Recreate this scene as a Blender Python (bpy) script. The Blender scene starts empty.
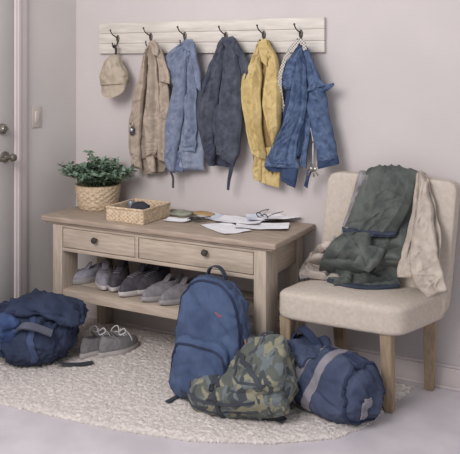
import bpy, bmesh, math, random
from mathutils import Vector, Matrix, noise, Euler
from mathutils.bvhtree import BVHTree
PI = math.pi
SC = bpy.context.scene
COL = SC.collection

# ------------------------------------------------------------------ camera, world, light, exposure
YAW = math.radians(28); EYE = 1.5; FPX = 759.0; CX, CY = 230.0, 62.0
cd = bpy.data.cameras.new('camera'); cam = bpy.data.objects.new('camera', cd); COL.objects.link(cam)
cd.sensor_width = 36; cd.lens = FPX/460*36; cd.shift_y = -165/460
cam.location = (0, 0, EYE); cam.rotation_euler = (PI/2, 0, YAW)
SC.camera = cam
SC.view_settings.view_transform = 'Standard'; SC.view_settings.look = 'None'
SC.view_settings.gamma = 1; SC.view_settings.use_curve_mapping = False
SC.view_settings.exposure = -0.07
w = bpy.data.worlds.new('world'); SC.world = w; w.use_nodes = True
w.node_tree.nodes['Background'].inputs[0].default_value = (0.93, 0.965, 1.03, 1)
w.node_tree.nodes['Background'].inputs[1].default_value = 0.74
def area(name, loc, target, sx, sy, power, col):
    l = bpy.data.lights.new(name, 'AREA'); l.shape = 'RECTANGLE'; l.size = sx; l.size_y = sy
    l.energy = power; l.color = col
    o = bpy.data.objects.new(name, l); COL.objects.link(o); o.location = loc
    o.rotation_euler = (Vector(target)-Vector(loc)).to_track_quat('-Z', 'Y').to_euler()
    return o
area('window_light', (-1.85, 0.4, 2.45), (-1.25, 3.5, 0.7), 1.5, 1.3, 84, (1.0, 0.985, 1.0))

# ------------------------------------------------------------------ helpers
FW = Vector((-math.sin(YAW), math.cos(YAW), 0)); RT = Vector((math.cos(YAW), math.sin(YAW), 0))
def P(x, y, Y=None, z=None, X=None):
    """a measured point of the photo, put on the plane Y=, z= or X= of the room"""
    r = FW + RT*((x-CX)/FPX) + Vector((0, 0, (CY-y)/FPX))
    if Y is not None: d = Y/r.y
    elif z is not None: d = (z-EYE)/r.z
    else: d = X/r.x
    return Vector((0, 0, EYE)) + r*d
def lin(c):
    return tuple(((v/255)/12.92 if v/255 <= 0.04045 else ((v/255+0.055)/1.055)**2.4) for v in c)
MATS = {}
def mat(name, c, c2=None, rough=0.85, scale=20, stretch=(1, 1, 1), bump=0.15, bscale=300, metal=0, detail=4, sheen=0.0, bdist=0.002, bstretch=None, lo=0.35, hi=0.65):
    if name in MATS: return MATS[name]
    m = bpy.data.materials.new(name); m.use_nodes = True; n = m.node_tree.nodes; l = m.node_tree.links
    b = n['Principled BSDF']; b.inputs['Roughness'].default_value = rough; b.inputs['Metallic'].default_value = metal
    b.inputs['Specular IOR Level'].default_value = 0.25 if not metal else 0.5
    if sheen: b.inputs['Sheen Weight'].default_value = sheen
    tc = n.new('ShaderNodeTexCoord'); mp = n.new('ShaderNodeMapping'); mp.inputs['Scale'].default_value = stretch
    l.new(tc.outputs['Object'], mp.inputs[0])
    nz = n.new('ShaderNodeTexNoise'); nz.inputs['Scale'].default_value = scale; nz.inputs['Detail'].default_value = detail
    l.new(mp.outputs[0], nz.inputs['Vector'])
    cr = n.new('ShaderNodeValToRGB'); cr.color_ramp.elements[0].position = lo; cr.color_ramp.elements[1].position = hi
    c2 = c2 or tuple(v*0.86 for v in c)
    cr.color_ramp.elements[0].color = lin(c2)+(1,); cr.color_ramp.elements[1].color = lin(c)+(1,)
    l.new(nz.outputs[0], cr.inputs[0]); l.new(cr.outputs[0], b.inputs['Base Color'])
    if bump:
        n2 = n.new('ShaderNodeTexNoise'); n2.inputs['Scale'].default_value = bscale; n2.inputs['Detail'].default_value = 3
        mp2 = n.new('ShaderNodeMapping'); mp2.inputs['Scale'].default_value = bstretch or stretch
        l.new(tc.outputs['Object'], mp2.inputs[0]); l.new(mp2.outputs[0], n2.inputs['Vector'])
        bp = n.new('ShaderNodeBump'); bp.inputs['Strength'].default_value = bump; bp.inputs['Distance'].default_value = bdist
        l.new(n2.outputs[0], bp.inputs['Height']); l.new(bp.outputs[0], b.inputs['Normal'])
    MATS[name] = m; return m
def fabric(name, c, c2=None, scale=14, bump=0.4, bscale=450, **k):
    return mat(name, c, c2 or tuple(v*0.84 for v in c), rough=0.95, scale=scale, bump=bump, bscale=bscale, sheen=0.0, bdist=0.003, **k)
def wood(name, c, c2, axis='x', scale=9):
    s = {'x': (1, 9, 9), 'y': (9, 1, 9), 'z': (9, 9, 1)}[axis]
    return mat(name, c, c2, rough=0.6, scale=scale, stretch=s, bump=0.25, bscale=30, detail=8, lo=0.3, hi=0.7)

def wloc(p):
    v = Vector((0, 0, 0))
    while p is not None: v += p.location; p = p.parent
    return v
def obj(name, bm, m, parent=None, world=True, smooth=True, mats=None):
    """link one mesh object; with world=True the vertices are room coordinates"""
    if parent is not None and world:
        bmesh.ops.translate(bm, verts=bm.verts, vec=-wloc(parent))
    bmesh.ops.recalc_face_normals(bm, faces=bm.faces)
    me = bpy.data.meshes.new(name); bm.to_mesh(me); bm.free()
    for k in (mats or [m]): me.materials.append(k)
    if smooth:
        for p in me.polygons: p.use_smooth = True
        try: me.set_sharp_from_angle(angle=math.radians(50))
        except Exception: pass
    o = bpy.data.objects.new(name, me); COL.objects.link(o); o.parent = parent
    return o
def tag(o, label, cat, group=None, kind=None):
    if label: o['label'] = label
    if cat: o['category'] = cat
    if group: o['group'] = group
    if kind: o['kind'] = kind
    return o
def thing(name, label, cat, loc, group=None):
    o = bpy.data.objects.new(name, None); COL.objects.link(o); o.location = loc; o.empty_display_size = 0.05
    return tag(o, label, cat, group)
def struct(o): o['kind'] = 'structure'; return o
def join(*bms):
    out = bmesh.new()
    for b in bms:
        me = bpy.data.meshes.new('tmp'); b.to_mesh(me); b.free(); out.from_mesh(me); bpy.data.meshes.remove(me)
    return out
def box(x0, x1, y0, y1, z0, z1, bev=0.004, seg=2):
    bm = bmesh.new(); bmesh.ops.create_cube(bm, size=1)
    for v in bm.verts:
        v.co = Vector((x0 if v.co.x < 0 else x1, y0 if v.co.y < 0 else y1, z0 if v.co.z < 0 else z1))
    if bev: bmesh.ops.bevel(bm, geom=bm.edges[:], offset=bev, segments=seg, profile=0.5, affect='EDGES')
    return bm
def xf(bm, M):
    bmesh.ops.transform(bm, matrix=M, verts=bm.verts); return bm
def catmull(pts, n):
    pts = [Vector(p) for p in pts]
    if len(pts) == 2: return [pts[0].lerp(pts[1], i/(n-1)) for i in range(n)]
    q = [pts[0]*2-pts[1]] + pts + [pts[-1]*2-pts[-2]]; out = []
    for i in range(n):
        t = i/(n-1)*(len(pts)-1); k = min(int(t), len(pts)-2); f = t-k
        a, b, c, d = q[k:k+4]
        out.append(0.5*((2*b)+(c-a)*f+(2*a-5*b+4*c-d)*f*f+(3*b-a-3*c+d)*f**3))
    return out
def tube(pts, r, n=24, sides=8, taper=None, closed=False):
    path = catmull(pts, n); bm = bmesh.new(); rings = []
    up = Vector((0, 0, 1))
    for i, p in enumerate(path):
        t = (path[min(i+1, n-1)]-path[max(i-1, 0)]).normalized()
        a = t.cross(up)
        if a.length < 0.15: a = t.cross(Vector((0, 1, 0)))
        a.normalize(); b = t.cross(a)
        rr = r*(taper(i/(n-1)) if taper else 1)
        rings.append([bm.verts.new(p+(a*math.cos(2*PI*k/sides)+b*math.sin(2*PI*k/sides))*rr) for k in range(sides)])
    for i in range(n-1):
        for k in range(sides):
            bm.faces.new((rings[i][k], rings[i][(k+1) % sides], rings[i+1][(k+1) % sides], rings[i+1][k]))
    bm.faces.new(rings[0]); bm.faces.new(rings[-1][::-1])
    return bm
def lathe(prof, n=32, axis='z'):
    bm = bmesh.new(); rings = []
    for r, z in prof:
        rings.append([bm.verts.new((r*math.cos(2*PI*k/n), r*math.sin(2*PI*k/n), z)) for k in range(n)])
    for a, b in zip(rings, rings[1:]):
        for k in range(n): bm.faces.new((a[k], a[(k+1) % n], b[(k+1) % n], b[k]))
    bm.faces.new(rings[0][::-1]); bm.faces.new(rings[-1])
    if axis == 'y': xf(bm, Matrix.Rotation(PI/2, 4, 'X'))
    return bm
def crinkle(p, s, seed=0):
    q = Vector(p)*s + Vector((seed*7.3, seed*3.1, seed*1.7))
    a = 1-abs(noise.noise(q))*2.2
    b = 1-abs(noise.noise(q*2.1+Vector((5, 1, 2))))*2.2
    return a*0.7+b*0.3-0.45
def cloth(L, R, nrm, th=0.03, folds=3, amp=0.012, seed=0, nu=64, nv=100, wr=0.007, ws=16, drift=0.5, edge=0.35, gather=0.0, back=0.006, sag=None, wob=0.009):
    """a closed, thick fabric body between the edge lines L and R; nrm(v) is the outward direction"""
    rnd = random.Random(seed); Lp, Rp = catmull(L, nv), catmull(R, nv); sd = seed*3.71
    ln = sum((Lp[k+1]-Lp[k]).length for k in range(nv-1)); wd = max((Rp[k]-Lp[k]).length for k in range(nv))
    for j in range(nv):   # uneven edges
        v = j/(nv-1); d = (Rp[j]-Lp[j]).normalized()
        Lp[j] = Lp[j]+d*wob*noise.noise(Vector((v*ln*14, sd, 0))); Rp[j] = Rp[j]+d*wob*noise.noise(Vector((v*ln*14, sd, 9)))
    bm = bmesh.new(); F = []; B = []
    def pk(d, w1, w2): return math.exp(-(abs(d)/(w1 if d < 0 else w2))**1.15)
    longs = []; N = max(2, int(round(folds*2.3)))
    for k in range(N):      # long folds running down from where the cloth is gathered
        v0 = rnd.choice((-0.1, -0.1, rnd.uniform(0.1, 0.5))); v1 = rnd.choice((1.15, 1.15, rnd.uniform(0.55, 0.95)))
        longs.append(((k+0.5+rnd.uniform(-0.4, 0.4))/N, rnd.uniform(-0.28, 0.28), rnd.uniform(-0.08, 0.08), rnd.uniform(0, 6.28), v0, v1,
                      rnd.choice((1, 1, -1.1))*rnd.uniform(0.5, 1.3), rnd.uniform(0.004, 0.009), rnd.uniform(0.010, 0.024)))
    diag = []
    for k in range(int(ln*wd*900*wr/0.006)+2):   # short slanting creases
        an = rnd.choice((-1, 1))*rnd.uniform(0.25, 1.1)
        diag.append((rnd.uniform(0, wd), rnd.uniform(0.02, ln), math.cos(an), math.sin(an), rnd.uniform(0.015, 0.045), rnd.choice((1, -1))*rnd.uniform(0.5, 1.3), rnd.uniform(0.002, 0.005), rnd.uniform(0.004, 0.010)))
    for j in range(nv):
        v = j/(nv-1); nn = nrm(v); nn = Vector(nn).normalized(); f = []; b = []; wv = (Rp[j]-Lp[j]).length
        act = []
        for u0, sl, bd, phs, v0, v1, am, w1, w2 in longs:
            if v0 < v < v1: act.append((u0+sl*(v-0.4)+bd*math.sin(v*5+phs), am*min(1, (v-v0)/0.12, (v1-v)/0.12)*(0.6+0.4*min(1, v*2)), w1, w2))
        yv = v*ln; da = [q for q in diag if abs(q[1]-yv) < 0.11]
        for i in range(nu):
            u = i/(nu-1); base = Lp[j].lerp(Rp[j], u)
            env = (1-abs(2*u-1)**4)**0.5; envf = 1-abs(2*u-1)**2.5
            endv = min(1, (v+0.001)/0.06)**0.5*min(1, (1-v+0.001)/0.03)**0.5
            q = Vector((base.x, base.y, base.z)); xv = u*wd
            h = sum(am*pk((u-uc)*wv, w1, w2) for uc, am, w1, w2 in act)
            g = 0
            for cx_, cy_, ca, sa, le, am, w1, w2 in da:
                dx, dy = xv-cx_, yv-cy_; al = dx*ca+dy*sa
                if abs(al) < le*2.2: g += am*pk(-dx*sa+dy*ca, w1, w2)*math.exp(-(al/le)**2)
            off = th*env*(0.75+0.25*noise.noise(Vector((u*2.2, v*3, sd)))) + envf*endv*(amp*1.65*h + wr*(1.1*g+0.25*crinkle(q, ws*2.2, seed)))
            if sag: off += sag(u, v)
            side = (Rp[j]-Lp[j])
            wav = Vector((0, 0, 0))
            f.append(bm.verts.new(base+nn*max(off*endv, 0.0012)))
            if 0 < i < nu-1: b.append(bm.verts.new(base-nn*back))
            else: b.append(f[-1])
        F.append(f); B.append(b)
    def face(*vs):
        vs2 = []
        for x in vs:
            if x not in vs2: vs2.append(x)
        if len(vs2) > 2:
            try: bm.faces.new(vs2)
            except ValueError: pass
    for j in range(nv-1):
        for i in range(nu-1):
            face(F[j][i], F[j][i+1], F[j+1][i+1], F[j+1][i])
            face(B[j][i], B[j+1][i], B[j+1][i+1], B[j][i+1])
    for j in (0, nv-1):
        for i in range(nu-1): face(F[j][i], B[j][i], B[j][i+1], F[j][i+1])
    return bm
def hang(L, R, Y=3.47, **k):
    """fabric hanging in front of the back wall"""
    L = [P(x, y, Y=Y) for x, y in L]; R = [P(x, y, Y=Y) for x, y in R]
    return cloth(L, R, lambda v: (0, -1, 0), **k)
def blob(size, n=3.2, seg=18, deform=None, amp=0.0, ws=10, seed=0, fine=0.0):
    """rounded soft body with flattened sides"""
    bm = bmesh.new(); bmesh.ops.create_cube(bm, size=2)
    bmesh.ops.subdivide_edges(bm, edges=bm.edges[:], cuts=seg, use_grid_fill=True)
    for v in bm.verts:
        p = v.co; p = Vector([math.tan(c*PI/4) if abs(c) < 1 else c for c in p])
        s = (abs(p.x)**n+abs(p.y)**n+abs(p.z)**n)**(1/n); p = p/s
        q = Vector((p.x*size[0]/2, p.y*size[1]/2, p.z*size[2]/2))
        v.co = deform(q) if deform else q
    bmesh.ops.recalc_face_normals(bm, faces=bm.faces); bm.normal_update()
    if amp or fine:
        nn = [(v, v.normal.copy()) for v in bm.verts]
        rb = random.Random(seed); cr = []
        D = max(size[0] if size[0] != 1 else 0.5, 0.05)
        if amp > 0.0035 and size[0] != 1:
            pool = [v.co.copy() for v in bm.verts]
            for k in range(46):
                c = rb.choice(pool); ax = Vector((rb.uniform(-1, 1), rb.uniform(-1, 1), rb.uniform(-1, 1))).normalized()
                cr.append((c, ax, rb.uniform(0.03, 0.09)*D/0.3, rb.choice((1, 1, -1.2))*rb.uniform(0.4, 1.0), rb.uniform(0.004, 0.010)))
        for v, m in nn:
            e = 0
            for c, ax, le, am, wd_ in cr:
                dd = v.co-c
                if dd.length < le*2: 
                    x = abs(dd.dot(ax))/wd_
                    if x < 4: e += am*math.exp(-x)*math.exp(-(dd.length/le)**2)
            v.co = v.co+m*(0.6*amp*crinkle(v.co, ws, seed)+fine*crinkle(v.co, ws*2.7, seed+4)+amp*0.9*max(-1.5, min(1.5, e)))
    return bm
def bvh(bm): return BVHTree.FromBMesh(bm)
def ribbon(tree, pts, width, th=0.003, n=40, lift=0.0015, wfn=None, side=None):
    """webbing laid along pts over the surface held in tree"""
    path = catmull(pts, n); bm = bmesh.new(); rows = []
    def snap(p):
        c, nr, _, _ = tree.find_nearest(p); return c, nr
    S = [snap(p) for p in path]
    for _ in range(2):
        S = [S[0]]+[((S[i-1][0]+S[i][0]*2+S[i+1][0])/4, (S[i-1][1]+S[i][1]+S[i+1][1]).normalized()) for i in range(1, n-1)]+[S[-1]]
    for i in range(n):
        p, nr = S[i]
        t = (S[min(i+1, n-1)][0]-S[max(i-1, 0)][0])
        if t.length < 1e-6: t = Vector((1, 0, 0))
        s = t.normalized().cross(nr).normalized(); ww = width*(wfn(i/(n-1)) if wfn else 1)/2
        row = []
        K = 4
        sn = [snap(p+s*ww*(2*k/K-1)) for k in range(K+1)]
        for k in range(K+1):
            hgt = (sn[k][0]-p).dot(nr); row.append(p+s*ww*(2*k/K-1)+nr*(hgt*0.8+lift+th))
        for k in range(K, -1, -1):
            hgt = (sn[k][0]-p).dot(nr); row.append(p+s*ww*(2*k/K-1)+nr*(hgt-0.004))
        rows.append([bm.verts.new(c) for c in row])
    K2 = len(rows[0])
    for a, b in zip(rows, rows[1:]):
        for k in range(K2): bm.faces.new((a[k], a[(k+1) % K2], b[(k+1) % K2], b[k]))
    bm.faces.new(rows[0]); bm.faces.new(rows[-1][::-1])
    return bm
def cord(tree, pts, r, n=50, lift=0.0, sides=6):
    path = []
    for p in catmull(pts, n):
        c, m, _, _ = tree.find_nearest(p); path.append(c+m*lift)
    return tube(path, r, n=n, sides=sides)
def strap(pts, width, th, up, n=40, wf=None):
    """free-hanging flat webbing"""
    path = catmull(pts, n); bm = bmesh.new(); rows = []
    for i, p in enumerate(path):
        t = (path[min(i+1, n-1)]-path[max(i-1, 0)]).normalized()
        u = Vector(up(i/(n-1))) if callable(up) else Vector(up)
        s = t.cross(u).normalized()*width/2*(wf(i/(n-1)) if wf else 1); u = s.cross(t).normalized()*th/2
        rows.append([bm.verts.new(c) for c in (p-s-u, p+s-u, p+s+u, p-s+u)])
    for a, b in zip(rows, rows[1:]):
        for k in range(4): bm.faces.new((a[k], a[(k+1) % 4], b[(k+1) % 4], b[k]))
    bm.faces.new(rows[0]); bm.faces.new(rows[-1][::-1])
    return bm

# ------------------------------------------------------------------ materials; haze is put into these and later colours as lifted darks
M_wall = mat('wall_paint', (197, 187, 184), (192, 183, 180), rough=0.95, scale=3, bump=0.12, bscale=45, bdist=0.004)
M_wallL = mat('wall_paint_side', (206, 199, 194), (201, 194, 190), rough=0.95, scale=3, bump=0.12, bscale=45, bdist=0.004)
M_trim = mat('trim_paint', (202, 190, 187), (198, 186, 183), rough=0.6, scale=5, bump=0.03)
M_door = mat('door_paint', (182, 175, 172), (178, 171, 168), rough=0.6, scale=5, bump=0.03)
M_floor = mat('floor_tile', (202, 194, 197), (187, 179, 182), rough=0.5, scale=5, bump=0.05, bscale=20, detail=5)
M_board = wood('whitewashed_wood', (216, 207, 197), (190, 181, 171), 'x', 7)
M_bx = wood('bench_wood_x', (186, 170, 154), (160, 144, 128), 'x')
M_bz = wood('bench_wood_z', (184, 168, 152), (158, 142, 127), 'z')
M_by = wood('bench_wood_y', (182, 166, 150), (160, 144, 129), 'y')
M_top = wood('bench_top_wood', (172, 154, 138), (144, 127, 113), 'x')
M_leg = wood('chair_leg_wood', (166, 145, 121), (140, 120, 98), 'z')
M_metal = mat('dark_metal', (92, 84, 78), (66, 60, 56), rough=0.45, metal=0.6, bump=0)
M_nickel = mat('brushed_nickel', (160, 152, 144), (120, 114, 108), rough=0.35, metal=0.9, bump=0)
M_chair = fabric('chair_linen', (194, 181, 168), (184, 171, 158), scale=60, bump=0.5, bscale=350)

# ------------------------------------------------------------------ setting
BW, LW = 3.56, -2.93
struct(obj('floor', box(-3.1, 1.6, -1.2, 3.7, -0.08, 0, 0), M_floor))
struct(obj('wall_back', box(-3.05, 1.6, BW, 3.7, 0, 2.7, 0), M_wall))
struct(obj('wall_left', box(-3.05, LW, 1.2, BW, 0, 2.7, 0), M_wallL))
def skirting(a0, a1, horizontal):
    if horizontal: return join(box(a0, a1, BW-0.016, BW, 0, 0.095, 0.002), box(a0, a1, BW-0.011, BW, 0.095, 0.108, 0.003), box(a0, a1, BW-0.024, BW-0.016, 0, 0.014, 0.003))
    return join(box(LW, LW+0.016, a0, a1, 0, 0.095, 0.002), box(LW, LW+0.011, a0, a1, 0.095, 0.108, 0.003))
struct(obj('baseboard_back', skirting(LW, 1.6, True), M_trim))
struct(obj('baseboard_left', skirting(3.13, BW-0.025, False), M_trim))
# door on the left wall: casing, slab with panels, lever and deadbolt
cas = join(box(LW, LW+0.022, 3.035, 3.125, 0, 2.12, 0.003), box(LW+0.022, LW+0.028, 3.05, 3.075, 0, 2.12, 0.002), box(LW, LW+0.022, 2.0, 3.125, 2.04, 2.12, 0.003))
struct(obj('trim_1', cas, M_trim))
dr = join(box(LW-0.012, LW+0.006, 2.15, 3.032, 0.01, 2.04, 0.001),
          box(LW+0.006, LW+0.012, 2.90, 3.032, 0.01, 2.04, 0.002), box(LW+0.006, LW+0.012, 2.15, 2.27, 0.01, 2.04, 0.002),
          box(LW+0.006, LW+0.012, 2.27, 2.90, 1.9, 2.04, 0.002), box(LW+0.006, LW+0.012, 2.27, 2.90, 0.01, 0.25, 0.002), box(LW+0.006, LW+0.012, 2.27, 2.90, 0.82, 1.0, 0.002))
door = struct(obj('door_1', dr, M_door))
hp = P(5, 157, X=LW+0.02); dp = P(2, 129, X=LW+0.02)
def on_wall_x(bm, p): return xf(bm, Matrix.Translation(p) @ Matrix.Rotation(PI/2, 4, 'Y'))
o = on_wall_x(lathe([(0.027, -0.008), (0.03, -0.002), (0.028, 0.006), (0.012, 0.010), (0.011, 0.04), (0.016, 0.044), (0.022, 0.056), (0.018, 0.068), (0.006, 0.072)], 28), hp)
lev = tube([hp+Vector((0.052, 0, 0)), hp+Vector((0.058, -0.04, 0.0)), hp+Vector((0.056, -0.09, -0.004)), hp+Vector((0.05, -0.115, -0.01))], 0.009)
tag(obj('door_handle', join(o, lev), M_nickel, door, world=False), 'nickel lever handle', None)
o = on_wall_x(lathe([(0.027, -0.008), (0.029, 0.0), (0.026, 0.014), (0.016, 0.018), (0.014, 0.024), (0.004, 0.025)], 28), dp)
o = join(o, xf(box(-0.004, 0.004, -0.013, 0.013, 0, 0.012, 0.002), Matrix.Translation(dp+Vector((0.024, 0, 0))) @ Matrix.Rotation(PI/2, 4, 'Y')))
tag(obj('deadbolt', o, M_nickel, door, world=False), 'round nickel deadbolt', None)
# light switch
sp = P(36, 117, X=LW)
sw = thing('light_switch', 'white light switch plate on the side wall between the door and the corner', 'light switch', sp)
obj('switch_plate', box(LW-0.001, LW+0.007, sp.y-0.038, sp.y+0.038, sp.z-0.058, sp.z+0.058, 0.003), mat('switch_plastic', (196, 184, 176), (192, 180, 172), rough=0.4, bump=0), sw)
obj('switch_rocker', xf(box(-0.004, 0.005, -0.016, 0.016, -0.033, 0.033, 0.002), Matrix.Translation((LW+0.007, sp.y, sp.z)) @ Matrix.Rotation(0.09, 4, 'Y')), mat('switch_rocker', (202, 191, 183), (200, 189, 181), rough=0.4, bump=0), sw)

# rug: shaggy pile with an irregular outline
def inside(x, y, poly):
    c = False; j = len(poly)-1
    for i in range(len(poly)):
        if (poly[i][1] > y) != (poly[j][1] > y) and x < (poly[j][0]-poly[i][0])*(y-poly[i][1])/(poly[j][1]-poly[i][1])+poly[i][0]: c = not c
        j = i
    return c
def edge_dist(x, y, poly):
    d = 9; p = Vector((x, y))
    for i in range(len(poly)):
        a = Vector(poly[i]); b = Vector(poly[i-1]); t = max(0, min(1, (p-a).dot(b-a)/(b-a).length_squared)); d = min(d, (p-a-(b-a)*t).length)
    return d
RUG = [(-2.88, 2.44), (-2.446, 2.455), (-1.856, 2.505), (-1.52, 2.575), (-1.25, 2.70), (-1.04, 2.86), (-0.965, 3.02), (-0.93, 3.25), (-0.88, 3.50), (-1.4, 3.52), (-2.88, 3.52)]
def rug():
    bm = bmesh.new(); S = 0.0065; x0, y0 = -2.9, 2.42; nx, ny = int(2.05/S), int(1.12/S); g = {}
    rnd = random.Random(4)
    for i in range(nx):
        for j in range(ny):
            x, y = x0+i*S, y0+j*S
            if not inside(x, y, RUG): continue
            e = min(1, edge_dist(x, y, RUG)/0.035)
            q = Vector((x, y, 0))
            h = 0.011+0.003*noise.noise(q*34)+0.006*noise.noise(q*75+Vector((3, 4, 0)))+0.003*noise.noise(q*9)+rnd.uniform(-0.0025, 0.0025)
            g[i, j] = bm.verts.new((x+0.006*noise.noise(q*60+Vector((9, 0, 0))), y+0.006*noise.noise(q*60+Vector((0, 9, 0))), 0.002+max(0, h)*math.sqrt(e)))
    for (i, j), v in list(g.items()):
        if (i+1, j) in g and (i, j+1) in g and (i+1, j+1) in g: bm.faces.new((v, g[i+1, j], g[i+1, j+1], g[i, j+1]))
    bo = [e for e in bm.edges if e.is_boundary]
    r = bmesh.ops.extrude_edge_only(bm, edges=bo)
    for v in [q for q in r['geom'] if isinstance(q, bmesh.types.BMVert)]: v.co.z = 0.0005
    return bm
M_rug = mat('rug_wool', (216, 206, 200), (190, 179, 172), rough=1, scale=70, bump=0.8, bscale=160, bdist=0.006)
tag(obj('rug', rug(), M_rug), 'cream shaggy rug on the floor under the bags and the bench', 'rug')

# ------------------------------------------------------------------ bench
FY, TZ = 3.09, 0.69
X0, X1 = -2.765, -1.405
bench = thing('console_bench', 'pale oak entry bench with two drawers and an open shoe shelf', 'bench', ((X0+X1)/2, 3.32, 0))
obj('bench_top', join(box(X0, X1, FY-0.02, BW-0.005, TZ-0.028, TZ, 0.006, 3), box(X0+0.02, X1-0.02, FY-0.006, BW-0.01, TZ-0.04, TZ-0.028, 0.004)), M_top, bench)
LX0, LX1 = -2.70, -1.46   # outer faces of the legs
for xa in (LX0, LX1-0.062):
    for ya, yb in ((FY, FY+0.13), (BW-0.10, BW-0.03)):
        obj('leg', box(xa, xa+0.062, ya, yb, 0.0, TZ-0.041, 0.003), M_bz, bench)
AZ = 0.512
obj('front_apron', join(box(LX0+0.062, LX1-0.062, FY+0.022, FY+0.04, AZ, TZ-0.041, 0.001), box(LX0+0.062, LX1-0.062, FY+0.003, FY+0.03, AZ, AZ+0.018, 0.002), box(LX0+0.062, LX1-0.062, FY+0.003, FY+0.03, TZ-0.055, TZ-0.041, 0.001), box(-2.176, -2.158, FY+0.003, FY+0.03, AZ+0.018, TZ-0.055, 0.001)), M_bx, bench)
for k, xa in enumerate((LX0+0.008, LX1-0.03)):
    obj('side_panel', box(xa, xa+0.02, FY+0.13, BW-0.10, AZ, TZ-0.041, 0.002), M_by, bench)
    obj('side_rail', box(xa, xa+0.022, FY+0.13, BW-0.10, 0.25, 0.285, 0.002), M_by, bench)
obj('back_apron', box(LX0+0.062, LX1-0.062, BW-0.06, BW-0.045, AZ, TZ-0.041, 0.001), M_bx, bench)
obj('shelf', join(*[box(LX0+0.01, LX1-0.01, FY+0.012+i*0.107, FY+0.012+i*0.107+0.105, 0.288, 0.31, 0.003) for i in range(4)], box(LX0+0.062, LX1-0.062, FY+0.006, FY+0.022, 0.262, 0.309, 0.002)), M_bx, bench)
for xa, xb, kx in ((LX0+0.066, -2.180, 96), (-2.154, LX1-0.066, 206)):
    z0, z1 = AZ+0.021, TZ-0.058
    b = join(box(xa, xb, FY+0.004, FY+0.02, z0, z1, 0.003), box(xa+0.006, xb-0.006, FY+0.02, FY+0.38, z0+0.01, z1-0.01, 0))
    d = obj('drawer', b, M_bx, bench)
    kp = P(kx, 240 if kx == 96 else 252, Y=FY); 
    kb = lathe([(0.008, 0), (0.007, 0.012), (0.013, 0.016), (0.0165, 0.024), (0.013, 0.031), (0.004, 0.033)], 24, 'y')
    xf(kb, Matrix.Translation((kp.x, FY+0.005, kp.z)))
    tag(obj('knob', kb, M_metal, d), 'dark round metal knob', None)

# ------------------------------------------------------------------ peg rail
RX0, RX1, RZ0, RZ1 = -2.743, -1.352, 1.548, 1.724
rail = thing('coat_rail', 'whitewashed plank coat rail with six dark hooks on the wall', 'coat rack', ((RX0+RX1)/2, BW, RZ0))
RYF = BW-0.024
obj('back_board', join(*[box(RX0, RX1, RYF, BW, RZ0+k*0.0587, RZ0+k*0.0587+0.0577, 0.002) for k in range(3)]), M_board, rail)
HOOKS = [(118, 33), (151, 31), (185, 30), (226, 30), (264, 29), (301, 28)]
HP = []
for hx, hy in HOOKS:
    p = P(hx, hy+4, Y=RYF); HP.append(p)
    x, z = p.x, p.z
    pl = xf(lathe([(0.011, 0), (0.011, 0.003), (0.008, 0.005)], 20, 'y'), Matrix.Translation((x, RYF, z-0.01)) @ Matrix.Scale(2.0, 4, (0, 0, 1)))
    up = tube([(x, RYF-0.003, z-0.005), (x-0.002, RYF-0.02, z+0.0), (x-0.008, RYF-0.045, z+0.015), (x-0.013, RYF-0.055, z+0.034)], 0.0034, 16)
    dn = tube([(x, RYF-0.003, z-0.018), (x+0.002, RYF-0.012, z-0.04), (x+0.006, RYF-0.035, z-0.062), (x+0.008, RYF-0.058, z-0.058), (x+0.008, RYF-0.064, z-0.04)], 0.0034, 22)
    def ball(c, r):
        b = bmesh.new(); bmesh.ops.create_uvsphere(b, u_segments=14, v_segments=10, radius=r); return xf(b, Matrix.Translation(c))
    obj('hook', join(pl, up, dn, ball((x-0.013, RYF-0.055, z+0.037), 0.0055), ball((x+0.008, RYF-0.064, z-0.038), 0.0045)), M_metal, rail)

# ------------------------------------------------------------------ hanging clothes
def garment(name, label, cat, px, group='clothes on the coat rail'):
    p = P(px[0], px[1], Y=3.48); return thing(name, label, cat, p, group)
# baseball cap
F_cap = fabric('cap_cotton', (180, 165, 147), (160, 146, 128), scale=30)
cp = P(114, 75, Y=3.46)
cap = thing('baseball_cap', 'tan baseball cap hanging from the first hook with its brim down', 'cap', cp)
def capdef(q):
    t = (q.z+0.10)/0.2
    w = 1.0-0.55*max(0, t-0.30)**1.2
    return Vector((q.x*w, q.y*(0.75+0.25*(1-t)), q.z))
cb = blob((0.182, 0.12, 0.215), 2.3, 14, capdef, amp=0.010, ws=16, seed=2)
bmesh.ops.bisect_plane(cb, geom=cb.verts[:]+cb.edges[:]+cb.faces[:], plane_co=(0, 0, -0.052), plane_no=(0, 0, 1), clear_inner=True)
T = Matrix.Translation(cp+Vector((0, 0, 0.0))) @ Matrix.Rotation(-0.06, 4, 'Y')
xf(cb, T); tcap = bvh(cb)
crown = obj('crown', cb, F_cap, cap)
br = bmesh.new(); rows = []
for j in range(9):
    t = j/8; row = []
    for s in (1, -1):
        rr = []
        for i in range(25):
            a = (i/24-0.5)*PI*0.98
            x = 0.088*math.sin(a)*(1-0.06*t); y = -0.030*math.cos(a)-0.018*t*math.cos(a)-0.004
            z = -0.047-0.074*t*math.cos(a)**0.6-0.004*s
            rr.append(br.verts.new((x, y, z)))
        row.append(rr)
    rows.append(row[0]+row[1][::-1])
for a, b in zip(rows, rows[1:]):
    n = len(a)
    for k in range(n): br.faces.new((a[k], a[(k+1) % n], b[(k+1) % n], b[k]))
br.faces.new(rows[0]); br.faces.new(rows[-1][::-1])
obj('brim', xf(br, T), F_cap, cap)
for ang in (-0.02, 0.035, -0.035):
    obj('seam', cord(tcap, [cp+Vector((ang*0.2, -0.06, 0.09)), cp+Vector((ang*1.0, -0.09, 0.03)), cp+Vector((ang*1.5, -0.09, -0.045))], 0.0016, n=24), F_cap, cap)
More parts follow.
